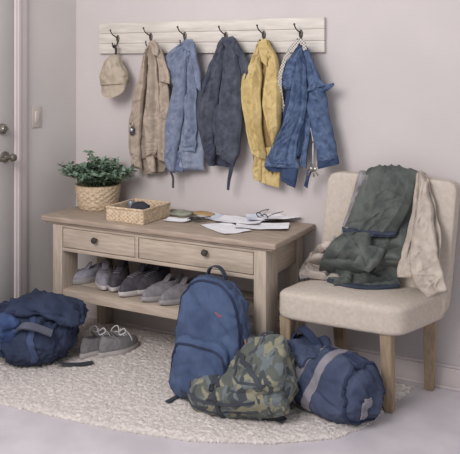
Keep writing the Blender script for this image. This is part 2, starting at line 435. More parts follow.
obj('cap_strap', strap([HP[0]+Vector((0.006, -0.052, -0.058)), HP[0]+Vector((0.02, -0.055, -0.052)), HP[0]+Vector((0.016, -0.04, -0.085)), HP[0]+Vector((-0.002, -0.03, -0.11))], 0.016, 0.003, (0, -1, 0.2), 16), mat('cap_strap_dark', (72, 66, 64), (58, 52, 50), bump=0), cap)

def place_top(k): return HP[k]+Vector((0.007, -0.05, -0.06))
# tan jacket
F_tan = fabric('tan_canvas', (176, 160, 144), (154, 138, 124), scale=20)
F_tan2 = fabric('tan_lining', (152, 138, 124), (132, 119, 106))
g = garment('jacket', 'tan cotton jacket hanging from the second hook, beside the cap', 'jacket', (152, 40))
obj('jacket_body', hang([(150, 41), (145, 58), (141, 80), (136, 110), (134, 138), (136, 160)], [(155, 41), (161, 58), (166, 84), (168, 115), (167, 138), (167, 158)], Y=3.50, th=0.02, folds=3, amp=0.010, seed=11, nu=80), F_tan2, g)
obj('sleeve', hang([(150, 43), (144, 58), (139, 80), (133, 105), (129, 130), (130, 152), (133, 168)], [(152, 44), (148, 60), (146, 84), (144, 108), (141, 132), (141, 152), (142, 169)], Y=3.475, th=0.024, folds=1.5, amp=0.009, seed=12, nu=48, nv=120), F_tan, g)
obj('front_panel', hang([(151, 42), (149, 62), (147, 90), (144, 120), (145, 146), (146, 158)], [(154, 42), (157, 66), (159, 95), (160, 122), (159, 142), (156, 154)], Y=3.455, th=0.022, folds=2, amp=0.010, seed=13, nu=56, nv=120), F_tan, g)
obj('shoulder_flap', hang([(154, 42), (157, 56), (159, 70), (160, 82)], [(156, 42), (163, 54), (168, 70), (170, 84)], Y=3.45, th=0.020, folds=1.4, amp=0.007, seed=14, nu=44, nv=60), F_tan, g)
obj('sleeve', hang([(159, 76), (160, 95), (158, 118), (157, 138), (158, 160)], [(167, 78), (169, 98), (168, 120), (168, 142), (169, 164)], Y=3.47, th=0.024, folds=1.4, amp=0.009, seed=19, nu=48, nv=90), F_tan, g)
obj('collar', hang([(149, 41), (150, 48), (153, 55)], [(155, 40), (158, 48), (157, 56)], Y=3.43, th=0.008, folds=1, amp=0.004, seed=15, nu=34, nv=30), F_tan, g)
obj('cuff', hang([(145, 150), (147, 162), (151, 173)], [(153, 150), (155, 162), (156, 172)], Y=3.46, th=0.016, folds=1, amp=0.005, seed=17, nu=30, nv=30), F_tan, g)
obj('lining', hang([(138, 150), (141, 165), (144, 175)], [(168, 150), (167, 164), (164, 172)], Y=3.505, th=0.010, folds=2, amp=0.004, seed=16, nu=40, nv=30), F_tan2, g)
obj('drawstring', strap([P(170, 162, Y=3.46), P(171, 172, Y=3.45), P(173, 178, Y=3.46), P(173, 188, Y=3.46)], 0.012, 0.003, (0, -1, 0), 16), fabric('dark_cord', (84, 80, 84), (70, 66, 70)), g)
kc = P(132, 131, Y=3.43)
kr = thing('key_fob', 'small silver and black key fob clipped to the tan jacket', 'key fob', kc)
obj('fob_body', xf(blob((0.028, 0.012, 0.05), 2.5, 5), Matrix.Translation(kc) @ Matrix.Rotation(0.2, 4, 'Y')), mat('fob_black', (70, 68, 72), (56, 54, 58), rough=0.4, bump=0), kr)
obj('fob_ring', xf(tube([(0.011*math.cos(t*PI/4), 0, 0.011*math.sin(t*PI/4)) for t in range(9)], 0.002, 24, 6), Matrix.Translation(kc+Vector((-0.002, -0.003, 0.034)))), M_nickel, kr)
obj('fob_disc', xf(lathe([(0.009, 0), (0.0095, 0.002), (0.006, 0.004)], 18, 'y'), Matrix.Translation(kc+Vector((0, -0.0065, 0.006)))), mat('pale_metal', (190, 190, 194), (170, 170, 176), rough=0.3, metal=0.7, bump=0), kr)

# light blue denim shirt
F_lb = fabric('pale_denim', (126, 134, 153), (104, 112, 132), scale=25)
F_lb2 = fabric('pale_denim_inside', (140, 147, 163), (122, 129, 146), scale=25)
g = garment('denim_shirt', 'pale blue denim shirt hanging from the third hook beside the tan jacket', 'shirt', (188, 40))
obj('shirt_body', hang([(186, 39), (178, 54), (174, 80), (171, 110), (172, 145), (173, 172)], [(192, 40), (197, 60), (201, 88), (204, 115), (205, 145), (204, 170)], Y=3.50, th=0.032, folds=3.2, amp=0.013, seed=21), F_lb2, g)
obj('shoulder', hang([(183, 41), (172, 50), (165, 58), (167, 70), (172, 84), (176, 92)], [(189, 40), (187, 52), (186, 64), (184, 74), (183, 84), (180, 92)], Y=3.48, th=0.0144, folds=1.5, amp=0.008, seed=22, nu=40, nv=60), F_lb, g)
obj('sleeve', hang([(185, 41), (181, 60), (175, 84), (169, 106), (165, 132), (165, 160), (169, 172)], [(190, 41), (189, 60), (186, 86), (184, 110), (181, 134), (177, 155), (175, 173)], Y=3.46, th=0.0245, folds=1.4, amp=0.010, seed=23, nu=47), F_lb, g)
obj('front_panel', hang([(187, 40), (188, 60), (187, 90), (185, 118), (183, 140), (183, 152)], [(191, 40), (194, 60), (196, 90), (197, 118), (197, 140), (195, 152)], Y=3.465, th=0.0216, folds=1.4, amp=0.009, seed=24, nu=47), F_lb, g)
obj('sleeve', hang([(189, 41), (192, 56), (195, 72), (197, 88)], [(193, 42), (197, 56), (201, 76), (201, 92)], Y=3.45, th=0.0158, folds=1.1, amp=0.006, seed=25, nu=34, nv=45), F_lb, g)
obj('collar', hang([(185, 40), (185, 45), (187, 51)], [(192, 39), (194, 45), (192, 52)], Y=3.44, th=0.0101, folds=1, amp=0.004, seed=26, nu=34, nv=24), F_lb, g)

obj('cuff', hang([(173, 150), (174, 162), (175, 172)], [(183, 150), (184, 162), (184, 172)], Y=3.475, th=0.018, folds=1.2, amp=0.006, seed=27, nu=34, nv=36), fabric('pale_denim_dark', (104, 112, 134), (90, 98, 120)), g)  # cuff in a darker tone of the pale denim
# dark grey-navy jacket
F_dk = fabric('slate_navy', (84, 87, 98), (64, 67, 77), scale=22)
F_dk2 = fabric('slate_navy_dark', (68, 70, 84), (58, 60, 74))
g = garment('jacket', 'dark slate navy jacket hanging from the fourth hook, with a strap dangling below', 'jacket', (228, 38))
obj('jacket_body', hang([(222, 37), (214, 55), (208, 78), (203, 105), (204, 130), (207, 152)], [(234, 37), (241, 52), (244, 80), (242, 110), (241, 140), (236, 162)], Y=3.50, th=0.04, folds=3, amp=0.013, seed=31), F_dk, g)
obj('sleeve', hang([(223, 38), (214, 54), (207, 72), (199, 92), (196, 112), (201, 138), (205, 158)], [(229, 39), (225, 58), (222, 80), (218, 104), (214, 124), (215, 144), (215, 163)], Y=3.47, th=0.0259, folds=1.3, amp=0.011, seed=32, nu=51), F_dk, g)
obj('sleeve', hang([(230, 38), (234, 50), (238, 62), (240, 76), (238, 88)], [(235, 38), (242, 50), (250, 64), (249, 74), (243, 88)], Y=3.465, th=0.0144, folds=1.2, amp=0.006, seed=33, nu=40, nv=54), F_dk, g)
obj('front_panel', hang([(226, 38), (223, 64), (220, 95), (216, 125), (216, 148), (222, 157)], [(233, 38), (239, 62), (242, 92), (242, 125), (240, 150), (234, 167)], Y=3.46, th=0.0245, folds=1.8, amp=0.011, seed=34, nu=57), F_dk, g)
obj('collar', hang([(223, 38), (223, 43), (227, 49)], [(233, 36), (235, 42), (233, 50)], Y=3.445, th=0.0130, folds=1, amp=0.005, seed=35, nu=34, nv=27), F_dk, g)
obj('lining', hang([(206, 146), (208, 158), (213, 165)], [(236, 150), (236, 160), (233, 168)], Y=3.50, th=0.012, folds=2, amp=0.005, seed=36, nu=40, nv=30), F_dk2, g)
obj('cuff', hang([(203, 142), (205, 154), (210, 166)], [(215, 144), (215, 156), (215, 166)], Y=3.455, th=0.022, folds=1.2, amp=0.007, seed=38, nu=34, nv=36), F_dk2, g)
obj('strap', strap([P(232, 160, Y=3.47), P(231, 170, Y=3.46), P(229, 180, Y=3.465), P(228, 190, Y=3.47)], 0.026, 0.004, (0, -1, 0), 16, lambda t: 1-0.5*t), F_dk2, g)

# yellow jacket
F_ye = fabric('mustard_cotton', (200, 177, 126), (180, 156, 104), scale=22)
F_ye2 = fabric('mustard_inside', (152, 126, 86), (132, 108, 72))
g = garment('jacket', 'mustard yellow jacket hanging from the fifth hook', 'jacket', (264, 40))
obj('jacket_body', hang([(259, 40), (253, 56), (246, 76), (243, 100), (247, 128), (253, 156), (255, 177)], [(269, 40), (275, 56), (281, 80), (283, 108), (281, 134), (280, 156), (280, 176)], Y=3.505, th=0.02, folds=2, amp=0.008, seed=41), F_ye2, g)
obj('sleeve', hang([(259, 41), (254, 54), (248, 68), (242, 78), (241, 95), (244, 118), (249, 140), (253, 156)], [(263, 42), (262, 58), (262, 76), (261, 95), (262, 116), (263, 136), (266, 152), (267, 160)], Y=3.47, th=0.0259, folds=1.6, amp=0.011, seed=42, nu=51), F_ye, g)
obj('front_panel', hang([(265, 41), (266, 56), (266, 72), (263, 90), (262, 108), (266, 122), (271, 138), (274, 150)], [(269, 41), (275, 54), (280, 70), (282, 90), (283, 108), (281, 124), (279, 138), (277, 150)], Y=3.465, th=0.0259, folds=1.6, amp=0.011, seed=43, nu=51), F_ye, g)
obj('collar', hang([(258, 42), (260, 52), (262, 62)], [(266, 38), (268, 50), (266, 66)], Y=3.44, th=0.0043, folds=1, amp=0.004, seed=44, nu=34, nv=30), F_ye, g)
obj('cuff', hang([(254, 152), (253, 166), (254, 180)], [(264, 152), (262, 166), (262, 181)], Y=3.475, th=0.0187, folds=1, amp=0.006, seed=45, nu=34, nv=36), F_ye, g)
obj('hem', hang([(260, 148), (260, 166), (259, 182)], [(280, 146), (281, 166), (279, 188)], Y=3.485, th=0.0173, folds=2.2, amp=0.009, seed=46, nu=44, nv=45), F_ye, g)

# blue denim jacket
F_de = fabric('blue_denim', (92, 108, 136), (64, 78, 106), scale=28)
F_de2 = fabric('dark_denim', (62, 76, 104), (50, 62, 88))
g = garment('denim_jacket', 'mid blue denim jacket hanging from the last hook, keys beside its hem', 'jacket', (302, 44))
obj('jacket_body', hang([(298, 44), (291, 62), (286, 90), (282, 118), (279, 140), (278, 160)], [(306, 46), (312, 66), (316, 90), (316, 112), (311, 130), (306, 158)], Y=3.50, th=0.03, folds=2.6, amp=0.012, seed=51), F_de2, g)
obj('sleeve', hang([(300, 46), (297, 64), (292, 90), (286, 116), (276, 138), (266, 160), (265, 167)], [(305, 48), (307, 66), (308, 90), (306, 114), (300, 134), (297, 154), (300, 169)], Y=3.46, th=0.0331, folds=1.8, amp=0.015, seed=52, nu=68), F_de, g)
obj('shoulder', hang([(298, 46), (291, 57), (282, 70), (281, 80), (286, 90)], [(302, 46), (301, 60), (299, 72), (297, 82), (292, 90)], Y=3.465, th=0.0216, folds=1.2, amp=0.008, seed=53, nu=40, nv=54), F_de, g)
obj('collar_flap', hang([(303, 48), (307, 64), (309, 80), (307, 92)], [(307, 48), (314, 64), (321, 80), (326, 86)], Y=3.44, th=0.0144, folds=1.2, amp=0.006, seed=54, nu=40, nv=45), F_de, g)
obj('sleeve', hang([(304, 50), (307, 70), (309, 92), (308, 112), (312, 130), (316, 150), (318, 163)], [(308, 50), (316, 68), (324, 86), (328, 106), (332, 126), (336, 146), (338, 160)], Y=3.465, th=0.0302, folds=1.5, amp=0.012, seed=55, nu=57), F_de, g)
obj('pocket_tab', hang([(316, 82), (324, 84), (333, 82)], [(317, 92), (326, 92), (334, 85)], Y=3.445, th=0.0086, folds=1, amp=0.003, seed=56, nu=27, nv=30), F_de, g)
obj('inner_panel', hang([(303, 100), (303, 120), (302, 145), (301, 166)], [(313, 100), (311, 122), (309, 140), (306, 168)], Y=3.475, th=0.0158, folds=1.3, amp=0.008, seed=57, nu=37, nv=54), F_de, g)
obj('cuff', hang([(318, 158), (318, 164), (319, 169)], [(338, 155), (339, 161), (339, 164)], Y=3.47, th=0.0274, folds=1, amp=0.003, seed=58, nu=37, nv=21), F_de2, g)
obj('cuff', hang([(282, 164), (281, 174), (282, 181)], [(299, 164), (298, 176), (295, 188)], Y=3.47, th=0.0230, folds=1.2, amp=0.007, seed=59, nu=40, nv=33), F_de2, g)
obj('hem', hang([(265, 163), (264, 167), (267, 171)], [(284, 167), (284, 170), (284, 172)], Y=3.465, th=0.0144, folds=1, amp=0.003, seed=60, nu=34, nv=15), F_de2, g)

# patterned lanyard with keys
def checker(name, a, b, s):
    m = bpy.data.materials.new(name); m.use_nodes = True; n = m.node_tree.nodes; l = m.node_tree.links
    tc = n.new('ShaderNodeTexCoord'); c = n.new('ShaderNodeTexChecker'); c.inputs['Scale'].default_value = s
    c.inputs['Color1'].default_value = lin(a)+(1,); c.inputs['Color2'].default_value = lin(b)+(1,)
    l.new(tc.outputs['Object'], c.inputs[0]); l.new(c.outputs[0], n['Principled BSDF'].inputs['Base Color']); n['Principled BSDF'].inputs['Roughness'].default_value = 0.9
    return m
M_chk = checker('check_webbing', (206, 198, 188), (112, 108, 106), 130)
la = thing('lanyard', 'checked grey and cream lanyard looped over the last hook behind the denim jacket', 'lanyard', P(300, 44, Y=3.45))
obj('band', strap([P(305, 50, Y=3.42), P(303, 42, Y=3.415), P(298, 42, Y=3.415), P(290, 50, Y=3.42), P(284, 62, Y=3.43), P(280, 78, Y=3.44), P(281, 95, Y=3.46), P(284, 112, Y=3.48)], 0.020, 0.003, (0, -1, 0), 50), M_chk, la)
ks = thing('key_bunch', 'bunch of small keys and a blue tag hanging below the denim jacket hem', 'keys', P(313, 150, Y=3.46))
obj('cord', tube([P(311, 128, Y=3.47), P(313, 140, Y=3.455), P(313, 152, Y=3.45), P(313, 164, Y=3.45)], 0.0045, 20), mat('cord_grey', (186, 182, 184), (150, 148, 152), bump=0), ks)
def key_bm(L=0.045):
    b = xf(lathe([(0.010, 0), (0.011, 0.001), (0.010, 0.002)], 16, 'y'), Matrix.Translation((0, 0, -0.01)))
    return join(b, box(-0.003, 0.003, -0.002, 0, -L, -0.018, 0.0005), box(0.002, 0.007, -0.002, 0, -L+0.004, -L+0.009, 0), box(0.002, 0.006, -0.002, 0, -L+0.013, -L+0.017, 0))
kp = P(313, 166, Y=3.45)
obj('key_ring', xf(tube([(0.012*math.cos(t*PI/4), 0, 0.012*math.sin(t*PI/4)) for t in range(9)], 0.0015, 24, 6), Matrix.Translation(kp)), M_nickel, ks)
for a in (-0.5, 0.1, 0.55):
    obj('key', xf(key_bm(), Matrix.Translation(kp+Vector((a*0.01, -0.002-abs(a)*0.006, -0.008))) @ Matrix.Rotation(-a, 4, 'Y')), M_nickel, ks)
obj('key_tag', hang([(307, 170), (305, 178), (304, 186)], [(312, 171), (310, 179), (307, 188)], Y=3.455, th=0.0043, folds=1, amp=0.001, nu=24, nv=21), F_de2, ks)

# ------------------------------------------------------------------ plant in woven basket
def weave_mat(name, a, b, su, sv):
    m = bpy.data.materials.new(name); m.use_nodes = True; n = m.node_tree.nodes; l = m.node_tree.links
    tc = n.new('ShaderNodeTexCoord'); bt = n.new('ShaderNodeTexNoise'); bt.inputs['Scale'].default_value = 90
    cr = n.new('ShaderNodeValToRGB'); cr.color_ramp.elements[0].position = 0.35; cr.color_ramp.elements[1].position = 0.65
    cr.color_ramp.elements[0].color = lin(b)+(1,); cr.color_ramp.elements[1].color = lin(a)+(1,)
    l.new(tc.outputs['Object'], bt.inputs['Vector']); l.new(bt.outputs[0], cr.inputs[0]); l.new(cr.outputs[0], n['Principled BSDF'].inputs['Base Color'])
    n['Principled BSDF'].inputs['Roughness'].default_value = 0.8
    return m
M_bask = weave_mat('straw', (206, 184, 156), (172, 149, 122), 1, 1)
bp = P(99, 207, z=TZ); bp = Vector((P(98, 207, Y=3.38).x, 3.38, TZ))
pot = thing('potted_plant', 'leafy green plant in a round woven straw basket on the bench', 'plant', bp)
def basket_round(r0, r1, h, nseg=120, nrow=33):
    bm = bmesh.new(); rings = []
    stakes = 30; bands = 9
    for j in range(nrow):
        t = j/(nrow-1); r = r0+(r1-r0)*math.sin(t*PI/2)**0.8; ring = []
        for k in range(nseg):
            a = 2*PI*k/nseg; band = int(t*bands*0.999); s = math.sin(a*stakes/2+(PI if band % 2 else 0))
            d = 0.0028*s*abs(math.sin(t*bands*PI))+0.0015*abs(math.sin(t*bands*PI))
            ring.append(bm.verts.new(((r+d)*math.cos(a), (r+d)*math.sin(a), t*h)))
        rings.append(ring)
    for off, z in ((0.004, h+0.004), (-0.004, h+0.004), (-0.008, h-0.004), (-0.010, h*0.2)):
        rings.append([bm.verts.new(((r1+off)*math.cos(2*PI*k/nseg), (r1+off)*math.sin(2*PI*k/nseg), z)) for k in range(nseg)])
    for a, b in zip(rings, rings[1:]):
        for k in range(nseg): bm.faces.new((a[k], a[(k+1) % nseg], b[(k+1) % nseg], b[k]))
    bm.faces.new(rings[0][::-1]); bm.faces.new(rings[-1])
    return bm
BR, BH = 0.122, 0.13
obj('basket', xf(basket_round(0.098, BR, BH), Matrix.Translation(bp)), M_bask, pot)
obj('soil', xf(lathe([(BR-0.012, 0), (BR-0.012, 0.004), (0.05, 0.012), (0.002, 0.014)], 40), Matrix.Translation(bp+Vector((0, 0, BH-0.025)))), mat('soil', (70, 60, 52), (50, 42, 36), scale=60), pot)
rnd = random.Random(7); stems = []; fol = bmesh.new()
def leaf(bm, p, d, L, wd, roll):
    d = d.normalized(); s = d.cross(Vector((0, 0, 1)));
    if s.length < 0.1: s = Vector((1, 0, 0))
    s.normalize(); s = (Matrix.Rotation(roll, 3, d) @ s); up = s.cross(d).normalized(); rows = []
    for i in range(6):
        t = i/5; ww = wd*math.sin(PI*min(1, t*0.92+0.04))**0.8*(1.15-t*0.4); c = p+d*L*t-up*0.25*L*t*t
        rows.append([bm.verts.new(c-s*ww/2+up*ww*0.18), bm.verts.new(c), bm.verts.new(c+s*ww/2+up*ww*0.18)])
    for a, b in zip(rows, rows[1:]):
        bm.faces.new((a[0], a[1], b[1], b[0])); bm.faces.new((a[1], a[2], b[2], b[1]))
for k in range(64):
    a = k*2.39996; rr = math.sqrt((k+0.5)/64); base = bp+Vector((math.cos(a)*rr*0.08, math.sin(a)*rr*0.08, BH-0.012))
    lean = Vector((math.cos(a)*rr*0.15, math.sin(a)*rr*0.09, 0)); H = rnd.uniform(0.085, 0.15)*(1.15-0.5*rr)
    if rnd.random() < 0.25: H *= 1.25
    tip = base+lean*rnd.uniform(0.8, 1.15)+Vector((0, 0, H)); mid = base.lerp(tip, 0.5)+Vector((0, 0, 0.02))-lean*0.1
    if tip.y > BW-0.05: tip.y = BW-0.05
    pts = catmull([base, mid, tip], 8)
    obj('stem', tube([base, mid, tip], 0.0017, 8, 5), mat('stem_green', (92, 104, 70), (74, 84, 58), bump=0), pot)
    for i, p in enumerate(pts[2:]):
        for q in range(3):
            dv = Vector((rnd.uniform(-1, 1), rnd.uniform(-1, 1), rnd.uniform(-0.1, 0.9))) + lean*3
            leaf(fol, p, dv, rnd.uniform(0.026, 0.042), rnd.uniform(0.015, 0.023), rnd.uniform(-0.8, 0.8))
for v in fol.verts: v.co.y = min(v.co.y, BW-0.01)
M_leafm = mat('leaf_green', (126, 144, 122), (90, 110, 92), rough=0.5, scale=45, bump=0, lo=0.4, hi=0.6)
obj('foliage', fol, M_leafm, pot)

# wicker tray basket with odds and ends
ta = P(107, 215, Y=3.16); tb = P(147, 220, Y=3.16)
TX0, TX1, TY0, TY1, TH = -2.374, -2.150, 3.125, 3.372, 0.066
tray = thing('wicker_basket', 'low rectangular wicker basket on the bench in front of the wall', 'basket', ((TX0+TX1)/2, (TY0+TY1)/2, TZ))
def wick_wall(p, q, h, inward):
    p, q = Vector(p), Vector(q); L = (q-p).length; d = (q-p)/L; n = Vector(inward); bm = bmesh.new()
    nu, nv = int(L/0.004), 25; stakes = L/0.014; bands = 7; F = []; B = []
    for j in range(nv):
        t = j/(nv-1); f = []; b = []
        for i in range(nu+1):
            u = i/nu; s = math.sin(u*stakes*PI+(PI if int(t*bands*0.999) % 2 else 0)); dd = 0.0026*s*abs(math.sin(t*bands*PI))
            c = p+d*L*u+Vector((0, 0, h*t)); f.append(bm.verts.new(c-n*(dd+0.002))); b.append(bm.verts.new(c+n*(0.006-dd)))
        F.append(f); B.append(b)
    for j in range(nv-1):
        for i in range(nu):
            bm.faces.new((F[j][i], F[j][i+1], F[j+1][i+1], F[j+1][i])); bm.faces.new((B[j][i], B[j+1][i], B[j+1][i+1], B[j][i+1]))
        bm.faces.new((F[j][0], F[j+1][0], B[j+1][0], B[j][0])); bm.faces.new((F[j][nu], B[j][nu], B[j+1][nu], F[j+1][nu]))
    for i in range(nu):
        bm.faces.new((F[0][i], B[0][i], B[0][i+1], F[0][i+1])); bm.faces.new((F[-1][i], F[-1][i+1], B[-1][i+1], B[-1][i]))
    return bm
z = TZ+0.003
walls = [wick_wall((TX0, TY0, z), (TX1, TY0, z), TH, (0, 1, 0)), wick_wall((TX1, TY0, z), (TX1, TY1, z), TH, (-1, 0, 0)),
         wick_wall((TX1, TY1, z), (TX0, TY1, z), TH, (0, -1, 0)), wick_wall((TX0, TY1, z), (TX0, TY0, z), TH, (1, 0, 0)),
         box(TX0, TX1, TY0, TY1, TZ, TZ+0.006, 0.001)]
obj('basket_body', join(*walls), M_bask, tray)
zt = TZ+TH+0.004
rimp = [(TX0, TY0, zt), (TX1, TY0, zt), (TX1, TY1, zt), (TX0, TY1, zt), (TX0, TY0, zt)]
obj('rim', join(*[tube([rimp[i], rimp[i+1]], 0.0065, 30, 8) for i in range(4)]), M_bask, tray)
M_black = mat('dark_plastic', (50, 50, 58), (38, 38, 46), rough=0.35, bump=0)
# dark pouch and silver tin in the basket
c0 = Vector(((TX0+TX1)/2+0.0, 3.27, TZ+0.05))
tag(obj('leather_pouch', xf(blob((0.10, 0.07, 0.066), 2.4, 8, amp=0.004, ws=30), Matrix.Translation(c0) @ Matrix.Rotation(0.3, 4, 'Z')), fabric('black_leather', (58, 56, 62), (44, 42, 48))), 'small dark pouch lying in the wicker basket', 'pouch').location = (0, 0, 0.0)
tag(obj('tin', xf(lathe([(0.019, 0), (0.02, 0.003), (0.02, 0.07), (0.019, 0.073), (0.002, 0.074)], 24), Matrix.Translation((c0.x-0.070, 3.28, TZ+0.006))), mat('tin_metal', (166, 172, 182), (140, 146, 156), rough=0.3, metal=0.7, bump=0)), 'small silver tin standing in the wicker basket', 'tin')

# papers, envelopes and small things on the bench top
M_paper = mat('paper', (240, 236, 236), (228, 224, 226), rough=0.8, scale=8, bump=0.05)
def add_print(m, sc):
    n = m.node_tree.nodes; l = m.node_tree.links; b = n['Principled BSDF']; src = b.inputs['Base Color'].links[0].from_socket
    tc = n.new('ShaderNodeTexCoord'); mp = n.new('ShaderNodeMapping'); mp.inputs['Scale'].default_value = (14, sc, 1)
    bt = n.new('ShaderNodeTexBrick'); bt.inputs['Scale'].default_value = 4; bt.inputs['Mortar Size'].default_value = 0.08
    bt.inputs['Color1'].default_value = (0.75, 0.75, 0.8, 1); bt.inputs['Color2'].default_value = (1, 1, 1, 1); bt.inputs['Mortar'].default_value = (1, 1, 1, 1)
    l.new(tc.outputs['Object'], mp.inputs[0]); l.new(mp.outputs[0], bt.inputs['Vector'])
    mx = n.new('ShaderNodeMix'); mx.data_type = 'RGBA'; mx.blend_type = 'MULTIPLY'; mx.inputs[0].default_value = 0.8
    l.new(src, mx.inputs[6]); l.new(bt.outputs['Color'], mx.inputs[7]); l.new(mx.outputs[2], b.inputs['Base Color'])
add_print(M_paper, 9)
M_paper2 = mat('paper_blue', (216, 218, 228), (200, 203, 216), rough=0.8, scale=8, bump=0.05)
def sheet(name, label, px, w, h, rot, z, m, curl=0.004, group='letters and papers on the bench', lines=True, cat='paper', seed=0):
    c = P(px[0], px[1], z=TZ); bm = bmesh.new(); n = 14; G = [[], []]
    for s in (0, 1):
        for j in range(n):
            row = []
            for i in range(n):
                u, v = i/(n-1)-0.5, j/(n-1)-0.5
                zz = z+1.6*curl*(4*(u*u+v*v)*0.5+0.6*noise.noise(Vector((u*2.5+seed, v*2.5, seed*2.0))))+0.0012*s
                row.append(bm.verts.new((u*w, v*h, max(zz, 0.0005+0.0012*s))))
            G[s].append(row)
    for j in range(n-1):
        for i in range(n-1):
            bm.faces.new((G[1][j][i], G[1][j][i+1], G[1][j+1][i+1], G[1][j+1][i])); bm.faces.new((G[0][j][i], G[0][j+1][i], G[0][j+1][i+1], G[0][j][i+1]))
    for k in range(n-1):
        bm.faces.new((G[0][0][k], G[0][0][k+1], G[1][0][k+1], G[1][0][k])); bm.faces.new((G[0][-1][k], G[1][-1][k], G[1][-1][k+1], G[0][-1][k+1]))
        bm.faces.new((G[0][k][0], G[1][k][0], G[1][k+1][0], G[0][k+1][0])); bm.faces.new((G[0][k][-1], G[0][k+1][-1], G[1][k+1][-1], G[1][k][-1]))
    o = obj(name, bm, m, None); o.location = (c.x, c.y, TZ); o.rotation_euler = (0, 0, rot)
    return tag(o, label, cat, group)
sheet('letter', 'white letter at the front edge of the paper pile on the bench', (226, 229), 0.23, 0.15, -0.55, 0.001, M_paper, 0.004, seed=1)
sheet('letter', 'long white sheet at the end of the paper pile nearest the chair', (262, 228), 0.26, 0.13, 0.35, 0.003, M_paper, 0.008, seed=2)
sheet('letter', 'white folded sheet on top in the middle of the paper pile', (240, 223), 0.23, 0.14, 0.1, 0.009, M_paper, 0.007, seed=3)
sheet('envelope', 'bluish envelope under the sheets beside the tan wallet', (218, 219), 0.20, 0.12, -0.3, 0.005, M_paper2, 0.004, seed=4)
sheet('envelope', 'bluish envelope sticking out towards the wall end of the pile', (268, 221), 0.22, 0.13, 0.55, 0.012, M_paper2, 0.007, seed=5)
sheet('letter', 'curled white sheet on top at the wall end of the pile', (280, 222), 0.19, 0.11, 0.7, 0.020, M_paper, 0.008, seed=6)
sheet('note', 'small white note beside the green cloth on the bench', (178, 221), 0.13, 0.08, 0.2, 0.001, M_paper, 0.006, seed=7)
# printed lines on the top letter
c = P(188, 216, z=TZ)
tag(obj('folded_cloth', xf(blob((0.16, 0.08, 0.016), 2.6, 12, amp=0.006, ws=28, seed=5), Matrix.Translation((c.x-0.06, c.y-0.005, TZ+0.010)) @ Matrix.Rotation(0.25, 4, 'Z')), fabric('sage_cloth', (150, 149, 134), (126, 127, 112))), 'small sage green folded cloth on the bench beside the wicker basket', 'cloth')
c = P(206, 213, z=TZ+0.01)
tag(obj('wallet', xf(blob((0.12, 0.075, 0.016), 3.5, 10, amp=0.002, ws=30), Matrix.Translation((c.x, c.y-0.02, TZ+0.010)) @ Matrix.Rotation(-0.2, 4, 'Z')), fabric('tan_leather', (184, 154, 112), (162, 132, 94))), 'tan leather wallet on the bench behind the letters', 'wallet')
# sunglasses behind the papers
c = P(262, 218, z=TZ+0.02)
sg = thing('eyeglasses', 'dark framed glasses lying on the papers near the wall', 'glasses', (c.x, c.y, TZ+0.030))
for s in (-1, 1):
    ring = [(s*0.033+0.026*math.cos(t*PI/6), 0.002*abs(math.sin(t)), 0.017*math.sin(t*PI/6)) for t in range(13)]
    obj('lens_rim', tube(ring, 0.003, 40, 6), M_black, sg, world=False)
    obj('temple', tube([(s*0.06, 0, 0.006), (s*0.062, 0.06, 0.005), (s*0.056, 0.125, -0.008)], 0.0025, 16, 6), M_black, sg, world=False)
obj('bridge', tube([(-0.008, 0, 0.006), (0, -0.002, 0.009), (0.008, 0, 0.006)], 0.0025, 10, 6), M_black, sg, world=False)
sg.rotation_euler = (0.25, 0, -0.5); sg.scale = (0.8, 0.8, 0.8)
# keys with a long blade in front of the papers
c = P(200, 222, z=TZ)
kk = thing('key_bunch', 'bunch of dark keys on the bench in front of the letters', 'keys', (c.x, c.y, TZ+0.012))
obj('key_ring', tube([(0.018*math.cos(t*PI/4), 0.018*math.sin(t*PI/4), 0.003) for t in range(9)], 0.002, 30, 6), M_metal, kk, world=False)
for a, x, L in ((0.4, 0.03, 0.055), (1.3, 0.02, 0.05), (-0.3, 0.045, 0.08), (2.6, -0.03, 0.05), (-2.2, -0.02, 0.05)):
    b = xf(key_bm(L), Matrix.Rotation(PI/2, 4, 'X')); xf(b, Matrix.Scale(1.5, 4)); xf(b, Matrix.Rotation(a+PI/2, 4, 'Z')); xf(b, Matrix.Translation((x*0.6, 0.01*math.sin(a), 0.004+abs(a)*0.003)))
    obj('key', b, M_metal, kk, world=False)
obj('key_fob', xf(blob((0.05, 0.03, 0.016), 2.6, 6), Matrix.Translation((-0.03, -0.01, 0.006))), M_black, kk, world=False)

